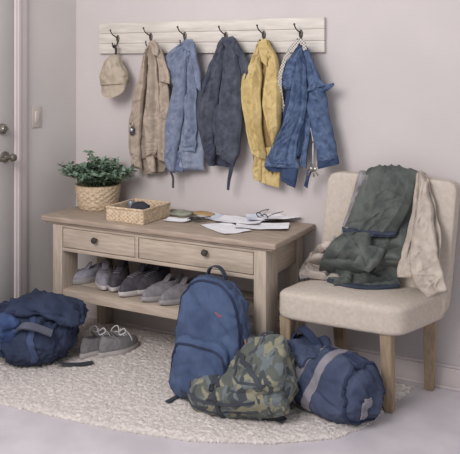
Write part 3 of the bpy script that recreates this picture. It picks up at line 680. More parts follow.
# ------------------------------------------------------------------ shoes
def outline(s, L, W):
    """sole outline, s in 0..1 around, toe at -y"""
    a = 2*PI*s; y = -math.cos(a)*L/2; t = 0.5-y/L    # t=0 heel, 1 toe
    wv = W/2*(0.72+0.40*math.sin(PI*min(1, max(0, (t-0.15)/0.85)))**1.2-0.05*math.cos(PI*t))
    return Vector((math.sin(a)*wv/(0.82+0.18*abs(math.sin(a))), y, 0))
def make_shoe(name, label, m_up, m_sole, m_lace, L=0.27, W=0.095, H=0.085, bows=False, group=None):
    t = thing(name, label, 'shoe', (0, 0, 0), group)
    n = 56
    def ring(zf, scale): return [outline(k/n, L*scale, W*scale)+Vector((0, 0, zf(k/n) if callable(zf) else zf)) for k in range(n)]
    def toe(s): return 0.5+0.5*math.cos(2*PI*s)
    sb = bmesh.new()
    Rr = [ring(lambda s: 0.0+0.006*toe(s)**6, 0.96), ring(lambda s: 0.004+0.006*toe(s)**6, 1.01), ring(0.022, 1.02), ring(0.028, 1.0), ring(0.028, 0.93)]
    vs = [[sb.verts.new(p) for p in r] for r in Rr]
    for a, b in zip(vs, vs[1:]):
        for k in range(n): sb.faces.new((a[k], a[(k+1) % n], b[(k+1) % n], b[k]))
    sb.faces.new(vs[0][::-1]); sb.faces.new(vs[-1])
    obj('sole', sb, m_sole, t, world=False)
    def collar(s):
        a = 2*PI*s; c = math.cos(a)
        return Vector((math.sin(a)*W*0.27, L*0.22-c*L*0.20, H*(0.92+0.10*abs(math.sin(a*0.5))**2*(1) - 0.10*math.sin(a)**2 + (0.16 if False else 0)) + 0.012*(0.5-0.5*c)))
    ub = bmesh.new(); rows = []; m = 16
    for j in range(m+1):
        f = j/m; row = []
        for k in range(n):
            s = k/n; o = outline(s, L*0.97, W*0.97)+Vector((0, 0, 0.024)); c = collar(s); tt = toe(s)
            fx = f**(1.2+0.9*tt); fz = 1-(1-f)**(1.1+0.5*tt)
            bulge = math.sin(PI*f)*0.006*(1-tt)
            p = Vector((o.x+(c.x-o.x)*fx, o.y+(c.y-o.y)*fx, o.z+(c.z-o.z)*fz)); p.x += bulge*math.copysign(1, o.x) if abs(o.x) > 0.004 else 0
            p += Vector((0, 0, 1))*0.0025*crinkle(p, 40, 3)
            row.append(p)
        rows.append(row)
    rows.append([collar(k/n)*0.97+Vector((0, L*0.007, 0.004)) for k in range(n)])
    rows.append([Vector((collar(k/n).x*0.82, L*0.22+(collar(k/n).y-L*0.22)*0.86, collar(k/n).z-0.006)) for k in range(n)])
    rows.append([Vector((collar(k/n).x*0.8, L*0.22+(collar(k/n).y-L*0.22)*0.84, 0.04)) for k in range(n)])
    vs = [[ub.verts.new(p) for p in r] for r in rows]
    for a, b in zip(vs, vs[1:]):
        for k in range(n): ub.faces.new((a[k], a[(k+1) % n], b[(k+1) % n], b[k]))
    ub.faces.new(vs[-1]); tr = bvh(ub)
    obj('upper', ub, m_up, t, world=False)
    yt = L*0.03
    obj('tongue', xf(blob((W*0.42, 0.014, 0.075), 2.6, 6), Matrix.Translation((0, yt+0.01, H*0.98)) @ Matrix.Rotation(-0.75, 4, 'X')), m_up, t, world=False)
    lb = []
    for i in range(4):
        y = yt-0.012-i*0.02; hw = W*0.20+0.002*i
        lb.append(cord(tr, [Vector((-hw, y, H)), Vector((0, y-0.005, H+0.02)), Vector((hw, y+0.004, H))], 0.0030, 14, 0.003))
    if bows:
        z = H+0.012
        for s in (-1, 1):
            lb.append(tube([(0, yt-0.01, z), (s*0.03, yt-0.02, z+0.022), (s*0.055, yt-0.01, z+0.010), (s*0.04, yt+0.015, z-0.004), (0, yt-0.006, z)], 0.0032, 30, 6))
            lb.append(tube([(0, yt-0.012, z), (s*0.02, yt-0.035, z+0.008), (s*0.045, yt-0.05, z-0.020), (s*0.052, yt-0.06, z-0.05)], 0.0030, 20, 6))
    obj('laces', join(*lb), m_lace, t, world=False)
    obj('heel_tab', cord(tr, [Vector((0, L*0.485, 0.04)), Vector((0, L*0.5, 0.06)), Vector((0, L*0.44, H+0.01))], 0.006, 12, 0.0), m_up, t, world=False)
    return t
def dup(root, label=None):
    r = root.copy(); COL.objects.link(r)
    if label: r['label'] = label
    for ch in root.children:
        c = ch.copy(); COL.objects.link(c); c.parent = r
        for g_ in ch.children:
            d_ = g_.copy(); COL.objects.link(d_); d_.parent = c
    return r
def put(o, x, y, z, rz, rx=0, ry=0, s=1): o.location = (x, y, z); o.rotation_euler = (rx, ry, rz); o.scale = (s, s, s); return o
F_sg = fabric('shoe_grey', (130, 126, 128), (112, 108, 110), scale=40)
F_sl = fabric('shoe_pale_grey', (146, 142, 150), (128, 124, 134), scale=40)
F_sd = fabric('shoe_charcoal', (82, 76, 82), (66, 62, 68), scale=40)
M_sole = mat('sole_white', (186, 178, 174), (170, 162, 158), rough=0.6, bump=0)
M_soleg = mat('sole_grey', (150, 144, 144), (136, 130, 130), rough=0.6, bump=0)
M_lw = mat('lace_white', (212, 206, 206), (196, 190, 190), rough=0.8, bump=0)
M_lg = mat('lace_grey', (120, 116, 122), (106, 102, 108), rough=0.8, bump=0)
SG = 'shoes on the bench shelf'; SZ = 0.311
def sx(px, Y): return P(px, 290, Y=Y).x
pale = make_shoe('sneaker', 'small pale grey shoe at the corner end of the bench shelf', F_sl, M_soleg, M_lg, L=0.22, W=0.082, H=0.075, group=SG)
put(pale, sx(82, 3.24), 3.26, SZ, -0.5)
p2 = make_shoe('sneaker', 'pale grey sneaker lying at an angle beside the small shoe on the shelf', F_sl, M_sole, M_lg, L=0.27, W=0.092, H=0.085, group=SG)
put(p2, sx(101, 3.24), 3.275, SZ, 0.62)
dk = make_shoe('sneaker', 'charcoal shoe with white sole behind the pale sneaker on the shelf', F_sd, M_sole, M_lg, L=0.26, W=0.095, H=0.105, group=SG)
put(dk, sx(119, 3.28), 3.285, SZ, 0.35)
d2 = dup(dk, 'charcoal shoe with white sole in the middle of the bench shelf'); put(d2, sx(137, 3.24), 3.25, SZ, -0.15, s=1.04)
d3 = dup(dk, 'charcoal shoe with white sole next to the grey pair on the shelf'); put(d3, sx(152, 3.30), 3.31, SZ, -0.2)
gr = make_shoe('sneaker', 'mid grey shoe of the pair near the blue backpack, farther from it', F_sg, M_soleg, M_lg, L=0.26, W=0.088, H=0.09, group=SG)
put(gr, sx(161, 3.20), 3.225, SZ, -0.42)
g2 = dup(gr, 'mid grey shoe of the pair on the shelf right beside the blue backpack'); put(g2, sx(178, 3.20), 3.225, SZ, -0.35)
# pair on the rug
s1 = make_shoe('sneaker', 'grey laced sneaker on the rug, the one touching the navy bag', fabric('sneaker_grey', (134, 130, 130), (116, 112, 112), scale=50), M_sole, M_lw, L=0.27, W=0.098, H=0.10, bows=True, group='pair of sneakers on the rug')
c = P(98, 348, z=0.03); put(s1, c.x, c.y, 0.012, PI-0.12, s=0.92)
s2 = dup(s1, 'grey laced sneaker on the rug, the one farther from the navy bag'); c = P(119, 348, z=0.03); put(s2, c.x, c.y, 0.012, PI-0.30, s=0.92)

# ------------------------------------------------------------------ blue backpack
def backpack_parts(t, W, D, H, m, m_zip, m_dark, m_pull, seed, amp=0.007, mpocket=None, taper=0.30):
    """upright pack, front at -y, base at z=0, local coordinates"""
    def df(q):
        tz = (q.z+H/2)/H
        w = 1.06-taper*max(0, tz-0.45)**1.5*1.6; d = 1.05-(taper+0.05)*max(0, tz-0.3)
        bulge = 0.012*math.sin(PI*tz)
        return Vector((q.x*w, q.y*d - (bulge if q.y < 0 else 0), q.z+H/2))
    bm = blob((W, D, H), 3.8, 40, df, amp=amp, ws=9, seed=seed, fine=amp*0.35)
    tr = bvh(bm); body = obj('main_compartment', bm, m, t, world=False)
    # front pocket
    ph = H*0.50
    def dp(q):
        tz = (q.z+ph/2)/ph
        return Vector((q.x*(1.0-0.04*tz), q.y*(1.05-0.25*tz)-D*0.50-0.016+0.012*tz, q.z+ph/2+0.012))
    pb = blob((W*0.93, 0.095, ph), 4.5, 26, dp, amp=amp*0.8, ws=11, seed=seed+1, fine=amp*0.3)
    trp = bvh(pb); pk = obj('front_pocket', pb, mpocket or m, t, world=False)
    y = -D*0.5-0.05; zt = ph-0.012
    zp = [Vector((-W*0.44, y+0.02, ph*0.35)), Vector((-W*0.42, y, zt-0.05)), Vector((-W*0.33, y, zt-0.008)), Vector((0, y, zt)), Vector((W*0.33, y, zt-0.008)), Vector((W*0.42, y, zt-0.05)), Vector((W*0.44, y+0.02, ph*0.35))]
    obj('zipper', ribbon(trp, zp, 0.010, 0.002, 60), m_zip, pk, world=False)
    # main zip arch over the top and sides
    y = -D*0.30
    za = [Vector((-W*0.56, y, H*0.30)), Vector((-W*0.52, y, H*0.62)), Vector((-W*0.40, y, H*0.86)), Vector((-W*0.2, y, H*0.97)), Vector((0, y, H)), Vector((W*0.2, y, H*0.97)), Vector((W*0.40, y, H*0.86)), Vector((W*0.52, y, H*0.62)), Vector((W*0.56, y, H*0.30))]
    obj('zipper', ribbon(tr, za, 0.012, 0.002, 90), m_zip, body, world=False)
    zs = [q+Vector((0, D*0.32, 0)) for q in za]
    obj('seam', cord(tr, zs, 0.004, 90, 0.001), m_dark, body, world=False)
    obj('zipper_pull', tube([Vector((W*0.44, -D*0.5-0.045, ph*0.60)), Vector((W*0.445, -D*0.5-0.055, ph*0.45)), Vector((W*0.45, -D*0.5-0.05, ph*0.30))], 0.004, 10, 6), m_pull, pk, world=False)
    c, mm, _, _ = tr.find_nearest(Vector((W*0.5, y, H*0.45)))
    obj('zipper_pull', tube([c+mm*0.004, c+mm*0.008+Vector((0, 0, -0.03)), c+mm*0.006+Vector((0, 0, -0.06))], 0.004, 10, 6), m_pull, body, world=False)
    # grab handle
    obj('grab_handle', strap([(-0.045, D*0.1, H*0.95), (-0.045, D*0.1, H+0.015), (-0.025, D*0.08, H+0.045), (0.018, D*0.08, H+0.048), (0.045, D*0.1, H+0.015), (0.048, D*0.1, H*0.95)], 0.024, 0.006, lambda s: (math.cos(PI*s)*-1, 0, math.sin(PI*s)+0.01), 30), m_dark, t, world=False)
    return tr, trp
F_bl = fabric('backpack_blue', (78, 92, 120), (60, 73, 100), scale=8)
F_bd = fabric('backpack_dark_webbing', (66, 70, 80), (54, 58, 68))
M_zip = mat('zip_dark', (44, 50, 74), (36, 42, 62), rough=0.7, bscale=600, bump=0.4)
M_pull = mat('pull_brown', (150, 116, 104), (126, 96, 86), rough=0.7, bump=0)
bpk = thing('backpack', 'blue backpack standing upright against the front of the bench', 'backpack', (0, 0, 0))
tr, trp = backpack_parts(bpk, 0.330, 0.15, 0.52, F_bl, M_zip, F_bd, M_pull, 5, amp=0.014)
for s in (-1, 1):
    obj('shoulder_strap', strap([(s*0.06, 0.06, 0.42), (s*0.10, 0.078, 0.36), (s*0.12, 0.082, 0.2), (s*0.11, 0.075, 0.06)], 0.05, 0.010, (0, 1, 0), 24), F_bl, bpk, world=False)
    def sd(q, s=s): return Vector((q.x+s*0.160, q.y+0.0, q.z+0.11))
    obj('side_pocket', blob((0.035, 0.10, 0.19), 3.2, 10, sd, amp=0.004, ws=14, seed=8), F_bl, bpk, world=False)
for yy, z0, z1 in ((-0.045, 0.08, 0.36),):
    obj('zipper', ribbon(tr, [Vector((0.19, yy, z0)), Vector((0.20, yy, (z0+z1)/2)), Vector((0.18, yy, z1))], 0.012, 0.002, 40), M_zip, bpk, world=False)
for yy, zz in ((-0.075, 0.20), (-0.03, 0.30)):
    c, mm, _, _ = tr.find_nearest(Vector((0.2, yy, zz)))
    obj('zipper_pull', tube([c+mm*0.004, c+mm*0.010+Vector((0, 0, -0.03)), c+mm*0.006+Vector((0, 0, -0.065))], 0.0055, 10, 6), M_pull, bpk, world=False)
obj('logo_patch', ribbon(tr, [Vector((0.06, -0.1, 0.395)), Vector((0.10, -0.1, 0.39))], 0.008, 0.001, 10), mat('patch_red', (140, 92, 100), (124, 80, 88), bump=0), bpk, world=False)
put(bpk, -1.662, 2.96, 0.010, -0.10, rx=-0.03)

# ------------------------------------------------------------------ camouflage backpack lying down
def camo_mat():
    m = bpy.data.materials.new('camouflage'); m.use_nodes = True; n = m.node_tree.nodes; l = m.node_tree.links
    tc = n.new('ShaderNodeTexCoord'); b = n['Principled BSDF']; b.inputs['Roughness'].default_value = 0.9; b.inputs['Sheen Weight'].default_value = 0.1
    cols = [(84, 87, 80), (130, 126, 105), (100, 106, 108), (60, 64, 67)]
    prev = None
    for k, (sc, th, c) in enumerate(((9, 0.53, cols[1]), (11, 0.55, cols[2]), (13, 0.57, cols[3]))):
        nz = n.new('ShaderNodeTexNoise'); nz.inputs['Scale'].default_value = sc*1.5; nz.inputs['Detail'].default_value = 1.5; nz.inputs['Distortion'].default_value = 0.4
        mp = n.new('ShaderNodeMapping'); mp.inputs['Location'].default_value = (k*3.7, k*1.3, k*5.1); mp.inputs['Scale'].default_value = (0.8, 1.1, 1.3)
        l.new(tc.outputs['Object'], mp.inputs[0]); l.new(mp.outputs[0], nz.inputs['Vector'])
        r = n.new('ShaderNodeValToRGB'); r.color_ramp.elements[0].position = th-0.01; r.color_ramp.elements[1].position = th+0.01; l.new(nz.outputs[0], r.inputs[0])
        mx = n.new('ShaderNodeMix'); mx.data_type = 'RGBA'; l.new(r.outputs[0], mx.inputs[0])
        if prev is None: mx.inputs[6].default_value = lin(cols[0])+(1,)
        else: l.new(prev, mx.inputs[6])
        mx.inputs[7].default_value = lin(c)+(1,); prev = mx.outputs[2]
    l.new(prev, b.inputs['Base Color'])
    nz = n.new('ShaderNodeTexNoise'); nz.inputs['Scale'].default_value = 400; l.new(tc.outputs['Object'], nz.inputs['Vector'])
    bp_ = n.new('ShaderNodeBump'); bp_.inputs['Strength'].default_value = 0.3; bp_.inputs['Distance'].default_value = 0.002; l.new(nz.outputs[0], bp_.inputs['Height']); l.new(bp_.outputs[0], b.inputs['Normal'])
    return m
M_camo = camo_mat()
F_blk = fabric('black_webbing', (70, 72, 78), (58, 60, 66))
cbk = thing('backpack', 'camouflage backpack lying on the rug in front of the blue backpack', 'backpack', (0, 0, 0))
tr, trp = backpack_parts(cbk, 0.295, 0.155, 0.47, M_camo, F_blk, F_blk, F_blk, 15, amp=0.014, taper=0.34)
for s in (-1, 1):
    obj('shoulder_strap', strap([(s*0.06, 0.06, 0.40), (s*0.09, 0.085, 0.33), (s*0.11, 0.088, 0.2), (s*0.11, 0.08, 0.06)], 0.05, 0.012, (0, 1, 0), 24), F_blk, cbk, world=False)
    obj('compression_strap', ribbon(tr, [Vector((s*0.06, -0.12, 0.335)), Vector((s*0.13, -0.07, 0.32)), Vector((s*0.16, 0.0, 0.31)), Vector((s*0.14, 0.06, 0.30))], 0.018, 0.003, 30), F_blk, cbk, world=False)
    obj('buckle', xf(box(-0.016, 0.016, -0.006, 0.006, -0.011, 0.011, 0.003), Matrix.Translation(tr.find_nearest(Vector((s*0.10, -0.12, 0.328)))[0])), M_black, cbk, world=False)
    def sd(q, s=s): return Vector((q.x+s*0.135, q.y+0.005, q.z+0.115))
    obj('side_pocket', blob((0.05, 0.11, 0.20), 3.0, 10, sd, amp=0.007, ws=14, seed=9), M_camo, cbk, world=False)
obj('compression_strap', ribbon(tr, [Vector((-0.09, -0.12, 0.31)), Vector((0.0, -0.14, 0.325)), Vector((0.09, -0.12, 0.31))], 0.018, 0.003, 30), F_blk, cbk, world=False)
CAMO_LOC = (-1.262, 2.955, 0.172)
cbk.location = CAMO_LOC; cbk.rotation_mode = 'QUATERNION'
def frame(zdir, front):
    zd = Vector(zdir).normalized(); f = Vector(front); f = (f-zd*f.dot(zd)).normalized(); yv = -f; xv = yv.cross(zd)
    return Matrix((xv, yv, zd)).transposed().to_quaternion()
cbk.rotation_quaternion = frame((-0.93, -0.20, -0.19), (-0.22, -0.50, 0.83))
tag(cbk, None, None)
for pts in ([(-0.13, -0.10, 0.10), (-0.06, -0.16, 0.16), (0.02, -0.16, 0.22), (0.10, -0.13, 0.30)], [(0.15, -0.05, 0.08), (0.16, -0.07, 0.2), (0.14, -0.06, 0.32), (0.10, -0.05, 0.42)]):
    obj('webbing', ribbon(trp if pts[0][0] < 0 else tr, [Vector(q) for q in pts], 0.020, 0.004, 40), F_blk, cbk, world=False)
# loose strap ends on the rug
a = [P(167, 402, z=0.022), P(178, 396, z=0.022), P(190, 389, z=0.03), P(203, 383, z=0.05)]
e1 = strap(a, 0.022, 0.004, (0, 0, 1), 24)
a = [P(255, 398, z=0.09), P(264, 405, z=0.05), P(272, 412, z=0.024), P(284, 421, z=0.022)]
e2 = strap(a, 0.034, 0.005, (0.2, -0.5, 1), 24)
def to_local(o, bm):
    bpy.context.view_layer.update()
    M = Matrix.LocRotScale(o.location, o.rotation_quaternion if o.rotation_mode == 'QUATERNION' else o.rotation_euler, o.scale)
    return xf(bm, M.inverted())
obj('loose_strap', to_local(cbk, e1), F_blk, cbk, world=False)
obj('loose_strap', to_local(cbk, e2), F_blk, cbk, world=False)

# ------------------------------------------------------------------ duffel bags
def duffel(name, label, L, W, H, m, mband, mzip, seed, amp, n=2.7, sagf=0.15, flare=0.0):
    """axis along local x, base at z=0"""
    t = thing(name, label, 'duffel bag', (0, 0, 0))
    def df(q):
        tx = q.x/(L/2); tz = (q.z+H/2)/H
        h = 1-sagf*math.cos(tx*PI/2)**2*0.6+sagf*0.15*math.sin(tx*5)
        return Vector((q.x*(1-0.05*tz-flare*(1-tz)), q.y*(1.08-0.28*tz*tz), (q.z+H/2)*h))
    bm = blob((L, W, H), n, 44, df, amp=amp, ws=8, seed=seed, fine=amp*0.4)
    for v in bm.verts: v.co.z = max(v.co.z, 0.0)
    tr = bvh(bm); body = obj('bag_body', bm, m, t, world=False)
    obj('zipper', ribbon(tr, [Vector((-L*0.40, 0, H)), Vector((0, 0, H)), Vector((L*0.40, 0, H))], 0.022, 0.003, 60), mzip, body, world=False)
    for s in (-1, 1):
        ring = []
        for k in range(17):
            a = 2*PI*k/16; ring.append(Vector((s*L*0.43, W*0.56*math.cos(a), H*0.5+H*0.56*math.sin(a))))
        obj('piping', cord(tr, ring, 0.008, 70, 0.001), mzip, body, world=False)
    return t, tr, body
F_nv = fabric('navy_canvas', (74, 82, 104), (56, 63, 84), scale=9)
F_nv2 = fabric('navy_canvas_dark', (54, 61, 84), (44, 51, 72))
F_gb = fabric('grey_webbing', (140, 135, 142), (124, 119, 126))
DF, tr, body = duffel('duffel_bag', 'navy duffel bag with grey webbing straps on the rug under the chair', 0.50, 0.27, 0.27, F_nv, F_gb, F_nv2, 21, 0.014, n=3.2)
for x in (-0.045, 0.055):
    ps = [Vector((x-0.055, -0.13, 0.0)), Vector((x-0.045, -0.16, 0.06)), Vector((x-0.015, -0.15, 0.14)), Vector((x+0.01, -0.10, 0.21)), Vector((x+0.015, -0.02, 0.25)), Vector((x+0.015, 0.08, 0.22))]
    obj('webbing', ribbon(tr, ps, 0.042, 0.004, 50), F_gb, DF, world=False)
obj('webbing', ribbon(tr, [Vector((0.26, -0.045, 0.03)), Vector((0.27, -0.045, 0.08)), Vector((0.265, -0.04, 0.13))], 0.028, 0.004, 30), F_gb, DF, world=False)
obj('carry_handle', strap([(-0.15, -0.06, 0.20), (-0.16, -0.05, 0.27), (-0.12, -0.04, 0.315), (-0.06, -0.03, 0.285), (-0.02, -0.02, 0.225)], 0.04, 0.008, lambda s: (math.cos(PI*s)*-1, -0.3, math.sin(PI*s)+0.2), 30), F_nv2, DF, world=False)
obj('carry_handle', strap([(0.02, 0.03, 0.20), (0.06, 0.02, 0.235), (0.12, 0.0, 0.232), (0.18, 0.02, 0.21)], 0.04, 0.008, (0, -0.2, 1), 30), F_nv2, DF, world=False)
def flap(q): return Vector((q.x-0.10, q.y-0.03, q.z+0.222))
obj('top_flap', blob((0.27, 0.18, 0.085), 2.4, 26, flap, amp=0.024, ws=15, seed=31), F_nv, DF, world=False)
put(DF, -1.165, 3.09, 0.010, -0.40)

ND, tr, body = duffel('duffel_bag', 'large slumped navy travel bag on the rug beside the door', 0.50, 0.36, 0.30, fabric('navy_nylon', (58, 66, 88), (43, 50, 70), scale=8), F_nv2, F_nv2, 25, 0.022, n=2.3, sagf=0.12, flare=0.22)
obj('webbing', ribbon(tr, [Vector((0.10, -0.22, 0.0)), Vector((0.10, -0.24, 0.08)), Vector((0.07, -0.20, 0.18)), Vector((0.04, -0.10, 0.28)), Vector((0.02, 0.03, 0.33))], 0.03, 0.004, 50), fabric('navy_webbing', (72, 84, 112), (60, 71, 98)), ND, world=False)
obj('webbing', ribbon(tr, [Vector((-0.12, -0.22, 0.0)), Vector((-0.13, -0.24, 0.08)), Vector((-0.12, -0.20, 0.18)), Vector((-0.10, -0.10, 0.28))], 0.03, 0.004, 50), MATS['navy_webbing'], ND, world=False)
def flap(q): return Vector((q.x+0.06+0.0*q.y, q.y-0.02, q.z+0.285-0.35*q.x*q.x*4))
obj('top_flap', blob((0.42, 0.25, 0.09), 2.4, 16, flap, amp=0.022, ws=11, seed=33), MATS['navy_nylon'], ND, world=False)
def flap(q): return Vector((q.x-0.12, q.y-0.15, q.z+0.21))
obj('front_pocket', blob((0.26, 0.10, 0.12), 2.4, 12, flap, amp=0.018, ws=12, seed=35), fabric('bright_navy', (68, 84, 122), (52, 67, 102)), ND, world=False)
obj('carry_handle', strap([(-0.02, -0.15, 0.20), (0.03, -0.19, 0.235), (0.10, -0.20, 0.235), (0.17, -0.17, 0.20)], 0.035, 0.010, (0, -0.6, 1), 30), fabric('grey_handle', (92, 94, 104), (78, 80, 92)), ND, world=False)
obj('clip', xf(blob((0.05, 0.02, 0.03), 3, 6), Matrix.Translation((-0.14, -0.17, 0.235))), M_nickel, ND, world=False)
put(ND, -2.655, 2.895, 0.010, 0.32)
e = strap([P(56, 362, z=0.05), P(66, 364, z=0.026), P(80, 364, z=0.024), P(93, 362, z=0.024)], 0.030, 0.005, (0, 0, 1), 24)
obj('loose_strap', to_local(ND, e), F_blk, ND, world=False)

# ------------------------------------------------------------------ chair
chair = thing('upholstered_chair', 'beige linen upholstered chair with wooden legs beside the bench, clothes over its back', 'chair', (-1.09, 3.3, 0))
def quad_map(FL, FR, BRc, BLc, z0, z1, n, shear=(0, 0), puff=0.0):
    def f(q):
        u, v, t = q.x+0.5, q.y+0.5, q.z+0.5
        a = Vector(FL).to_3d().lerp(Vector(FR).to_3d(), u); b = Vector(BLc).to_3d().lerp(Vector(BRc).to_3d(), u); p = a.lerp(b, v)
        return Vector((p.x+shear[0]*t, p.y+shear[1]*t, z0+(z1-z0)*t+(puff*(1-(2*u-1)**2)*(1-(2*v-1)**2) if t > 0.5 else 0)))
    return blob((1, 1, 1), n, 24, f, amp=0.002, ws=8)
obj('seat', quad_map((-1.418, 3.085), (-0.85, 3.095), (-0.725, 3.46), (-1.345, 3.49), 0.352, 0.482, 9, puff=0.012), M_chair, chair)
obj('backrest', quad_map((-1.352, 3.425), (-0.735, 3.385), (-0.725, 3.455), (-1.345, 3.495), 0.37, 0.972, 16, shear=(0.05, 0.03)), M_chair, chair)
def leg_bm(top, foot, tw=0.052, bw=0.04):
    bm = bmesh.new(); rows = []
    for z, w in ((0.365, tw), (0.2, (tw+bw)/2+0.002), (0.008, bw), (0.0, bw-0.006)):
        f = 1-z/0.365; cx, cy = top[0]+(foot[0]-top[0])*f, top[1]+(foot[1]-top[1])*f
        rows.append([bm.verts.new((cx+a*w/2, cy+b*w/2, z)) for a, b in ((-1, -1), (1, -1), (1, 1), (-1, 1))])
    for a, b in zip(rows, rows[1:]):
        for k in range(4): bm.faces.new((a[k], a[(k+1) % 4], b[(k+1) % 4], b[k]))
    bm.faces.new(rows[0]); bm.faces.new(rows[-1][::-1])
    bmesh.ops.bevel(bm, geom=bm.edges[:], offset=0.003, segments=2, affect='EDGES'); return bm
for top, foot in (((-1.375, 3.13), (-1.375, 3.145)), ((-0.918, 3.135), (-0.925, 3.20)), ((-1.245, 3.44), (-1.235, 3.47)), ((-0.80, 3.41), (-0.825, 3.50))):
    obj('leg', leg_bm(top, foot), M_leg, chair)

# clothes on the chair
def path3(pts): return [Vector(p) for p in pts]
def drape(L, R, normals, **k):
    """L,R lists of (px,py,'Y'|'z',value); normals: list interpolated along the fall"""
    f = lambda q: P(q[0], q[1], **{q[2]: q[3]})
    Ns = [Vector(n).normalized() for n in normals]
    def nf(v):
        t = v*(len(Ns)-1); i = min(int(t), len(Ns)-2); return Ns[i].lerp(Ns[i+1], t-i)
    return cloth([f(q) for q in L], [f(q) for q in R], nf, **k)
F_gn = fabric('dark_green_cotton', (96, 99, 94), (73, 77, 74), scale=16)
F_gn2 = fabric('navy_lining', (66, 71, 86), (56, 61, 74))
YB = 3.425; ZS = 0.498
UP = [(0, 0.25, 1), (0, -0.9, 0.5), (0, -1, 0.1), (0, -1, 0.15), (0, -1, 0.4), (0, -0.6, 1), (0, -0.4, 1)]
g = thing('jacket', 'dark green jacket draped over the chair back and down onto the seat', 'jacket', P(385, 240, Y=3.40))
obj('jacket_body', drape([(368, 169, 'Y', 3.50), (365, 174, 'Y', 3.435), (356, 200, 'Y', YB), (350, 222, 'Y', YB), (342, 240, 'Y', 3.39), (330, 258, 'Y', 3.30), (326, 272, 'z', ZS)],
    [(420, 172, 'Y', 3.48), (421, 178, 'Y', 3.42), (415, 202, 'Y', YB-0.01), (409, 226, 'Y', YB-0.01), (405, 246, 'Y', 3.37), (400, 262, 'Y', 3.28), (394, 276, 'z', ZS)], UP, th=0.03, folds=3.2, amp=0.009, seed=71, nu=102, nv=120, wr=0.005, wob=0.004, ws=13), F_gn, g)
obj('sleeve', drape([(368, 170, 'Y', 3.46), (361, 186, 'Y', 3.40), (352, 208, 'Y', 3.385), (343, 230, 'Y', 3.38)],
    [(416, 171, 'Y', 3.46), (415, 188, 'Y', 3.395), (409, 210, 'Y', 3.385), (396, 234, 'Y', 3.38)], [(0, -0.4, 1), (0, -1, 0.3), (0, -1, 0.1), (0, -1, 0.0)], th=0.034, folds=2.6, amp=0.009, seed=72, nu=85, nv=75, wr=0.005, wob=0.004, ws=14), F_gn, g)
obj('lining', drape([(342, 227, 'Y', 3.37), (343, 233, 'Y', 3.37)], [(397, 231, 'Y', 3.37), (395, 237, 'Y', 3.37)], [(0, -1, 0), (0, -1, 0)], th=0.03, folds=3, amp=0.006, seed=73, nu=68, nv=12), F_gn2, g)
obj('sleeve', drape([(345, 232, 'Y', 3.37), (332, 244, 'Y', 3.31), (322, 260, 'Y', 3.28), (318, 274, 'z', ZS)],
    [(372, 232, 'Y', 3.37), (372, 246, 'Y', 3.30), (368, 264, 'Y', 3.26), (362, 279, 'z', ZS)], [(0, -1, 0.4), (0, -0.8, 1), (0, -0.5, 1), (0, -0.5, 1)], th=0.045, folds=2, amp=0.011, seed=74, nu=68, nv=60, wr=0.007, wob=0.004, ws=16), F_gn, g)
obj('hem', drape([(328, 268, 'z', ZS), (350, 271, 'z', ZS), (375, 274, 'z', ZS), (399, 275, 'Y', 3.36)], [(325, 279, 'z', ZS), (348, 284, 'z', ZS), (374, 287, 'z', ZS), (401, 285, 'Y', 3.335)], [(0, -0.5, 1), (0, -0.6, 1), (0, -0.6, 1)], th=0.026, folds=2.2, amp=0.008, seed=75, nu=60, nv=110, wr=0.012, ws=20, wob=0.007), F_gn, g)
obj('lining', drape([(326, 277, 'z', ZS), (348, 282, 'z', ZS), (374, 285, 'z', ZS), (400, 282, 'Y', 3.34)], [(327, 281, 'z', ZS), (348, 287, 'z', ZS), (374, 289, 'z', ZS), (399, 287, 'Y', 3.33)], [(0, -0.5, 1), (0, -0.5, 1)], th=0.010, folds=1, amp=0.003, seed=79, nu=24, nv=90, wr=0.005, ws=20, wob=0.004), F_gn2, g)
obj('jacket_skirt', drape([(346, 248, 'Y', 3.37), (338, 262, 'Y', 3.30), (334, 277, 'z', ZS+0.01), (334, 285, 'z', ZS)], [(405, 244, 'Y', 3.35), (403, 258, 'Y', 3.35), (401, 272, 'Y', 3.34), (399, 283, 'Y', 3.345)], [(0, -0.8, 0.6), (0, -0.7, 1), (0, -0.6, 1), (0, -0.7, 0.8)], th=0.034, folds=4, amp=0.013, seed=77, nu=90, nv=60, wr=0.012, ws=18, wob=0.005), F_gn, g)
obj('cuff', drape([(366, 246, 'Y', 3.28), (360, 256, 'Y', 3.25), (352, 266, 'Y', 3.22)], [(386, 250, 'Y', 3.28), (380, 262, 'Y', 3.25), (370, 272, 'Y', 3.22)], [(0, -0.8, 1), (0, -0.8, 1)], th=0.03, folds=1.6, amp=0.010, seed=76, nu=44, nv=40, wr=0.008, ws=18, wob=0.004), F_gn, g)
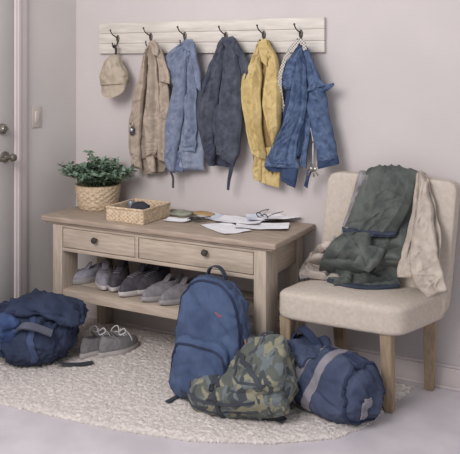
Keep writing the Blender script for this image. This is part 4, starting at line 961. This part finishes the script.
# grey shirt hanging at the edge
F_gs = fabric('grey_shirt', (152, 146, 144), (124, 119, 120), scale=26)
F_ps = fabric('pale_shirt', (190, 177, 165), (160, 149, 141), scale=22)
g = thing('shirt', 'grey and tan shirt crumpled on the seat beside the green jacket', 'shirt', P(350, 220, Y=3.40))
obj('sleeve', drape([(360, 171, 'Y', 3.47), (357, 178, 'Y', 3.41), (350, 204, 'Y', 3.40), (343, 226, 'Y', 3.39), (338, 250, 'Y', 3.34)], [(369, 171, 'Y', 3.47), (368, 178, 'Y', 3.41), (362, 204, 'Y', 3.40), (355, 228, 'Y', 3.39), (352, 250, 'Y', 3.34)], [(0, -0.3, 1), (0, -1, 0.2), (0, -1, 0), (0, -1, 0.3)], th=0.014, folds=1.4, amp=0.006, wob=0.003, seed=81, nu=40, nv=75), F_gs, g)
obj('shirt_body', drape([(322, 246, 'Y', 3.36), (311, 257, 'Y', 3.34), (301, 268, 'z', ZS+0.01), (298, 276, 'z', ZS)], [(352, 244, 'Y', 3.36), (350, 257, 'Y', 3.33), (346, 270, 'z', ZS+0.01), (342, 281, 'z', ZS)], [(0, -0.4, 1), (0, -0.5, 1), (0, -0.6, 1)], th=0.045, folds=3.4, amp=0.016, seed=82, nu=74, nv=60, wr=0.009, ws=18), F_ps, g)
obj('cuff', drape([(298, 270, 'z', ZS), (312, 268, 'z', ZS), (330, 270, 'z', ZS)], [(300, 279, 'z', ZS), (314, 277, 'z', ZS), (332, 280, 'z', ZS)], [(0, -0.5, 1), (0, -0.5, 1)], th=0.020, folds=1.2, amp=0.006, seed=83, nu=34, nv=45, wr=0.008, ws=22), F_gs, g)
# beige cardigan at the other edge
F_bg = fabric('beige_knit', (186, 173, 160), (164, 151, 139), scale=26)
g = thing('jacket', 'beige jacket hanging from the end of the chair back over the seat side', 'jacket', P(425, 230, Y=3.38))
obj('jacket_body', drape([(417, 172, 'Y', 3.47), (416, 180, 'Y', 3.405), (411, 210, 'Y', 3.39), (405, 240, 'Y', 3.34), (398, 264, 'Y', 3.27), (397, 277, 'Y', 3.22)], [(427, 174, 'Y', 3.46), (430, 186, 'Y', 3.40), (436, 212, 'Y', 3.38), (441, 238, 'Y', 3.33), (440, 262, 'Y', 3.27), (436, 280, 'Y', 3.22)], [(0, -0.2, 1), (0.1, -1, 0.2), (0.2, -1, 0), (0.2, -1, 0.3), (0.3, -1, 0.5)], th=0.026, folds=2.4, amp=0.012, seed=91, nu=74, nv=90), F_bg, g)
obj('sleeve', drape([(422, 180, 'Y', 3.385), (417, 210, 'Y', 3.365), (412, 240, 'Y', 3.30), (410, 262, 'Y', 3.23), (414, 280, 'Y', 3.19), (426, 299, 'Y', 3.18)], [(428, 182, 'Y', 3.385), (433, 210, 'Y', 3.365), (436, 238, 'Y', 3.30), (438, 258, 'Y', 3.23), (443, 274, 'Y', 3.19), (448, 292, 'Y', 3.18)], [(0, -1, 0.2), (0.1, -1, 0), (0.2, -1, 0.2), (0.4, -1, 0.3)], th=0.03, folds=1.5, amp=0.009, seed=92, nu=57, nv=90), F_bg, g)
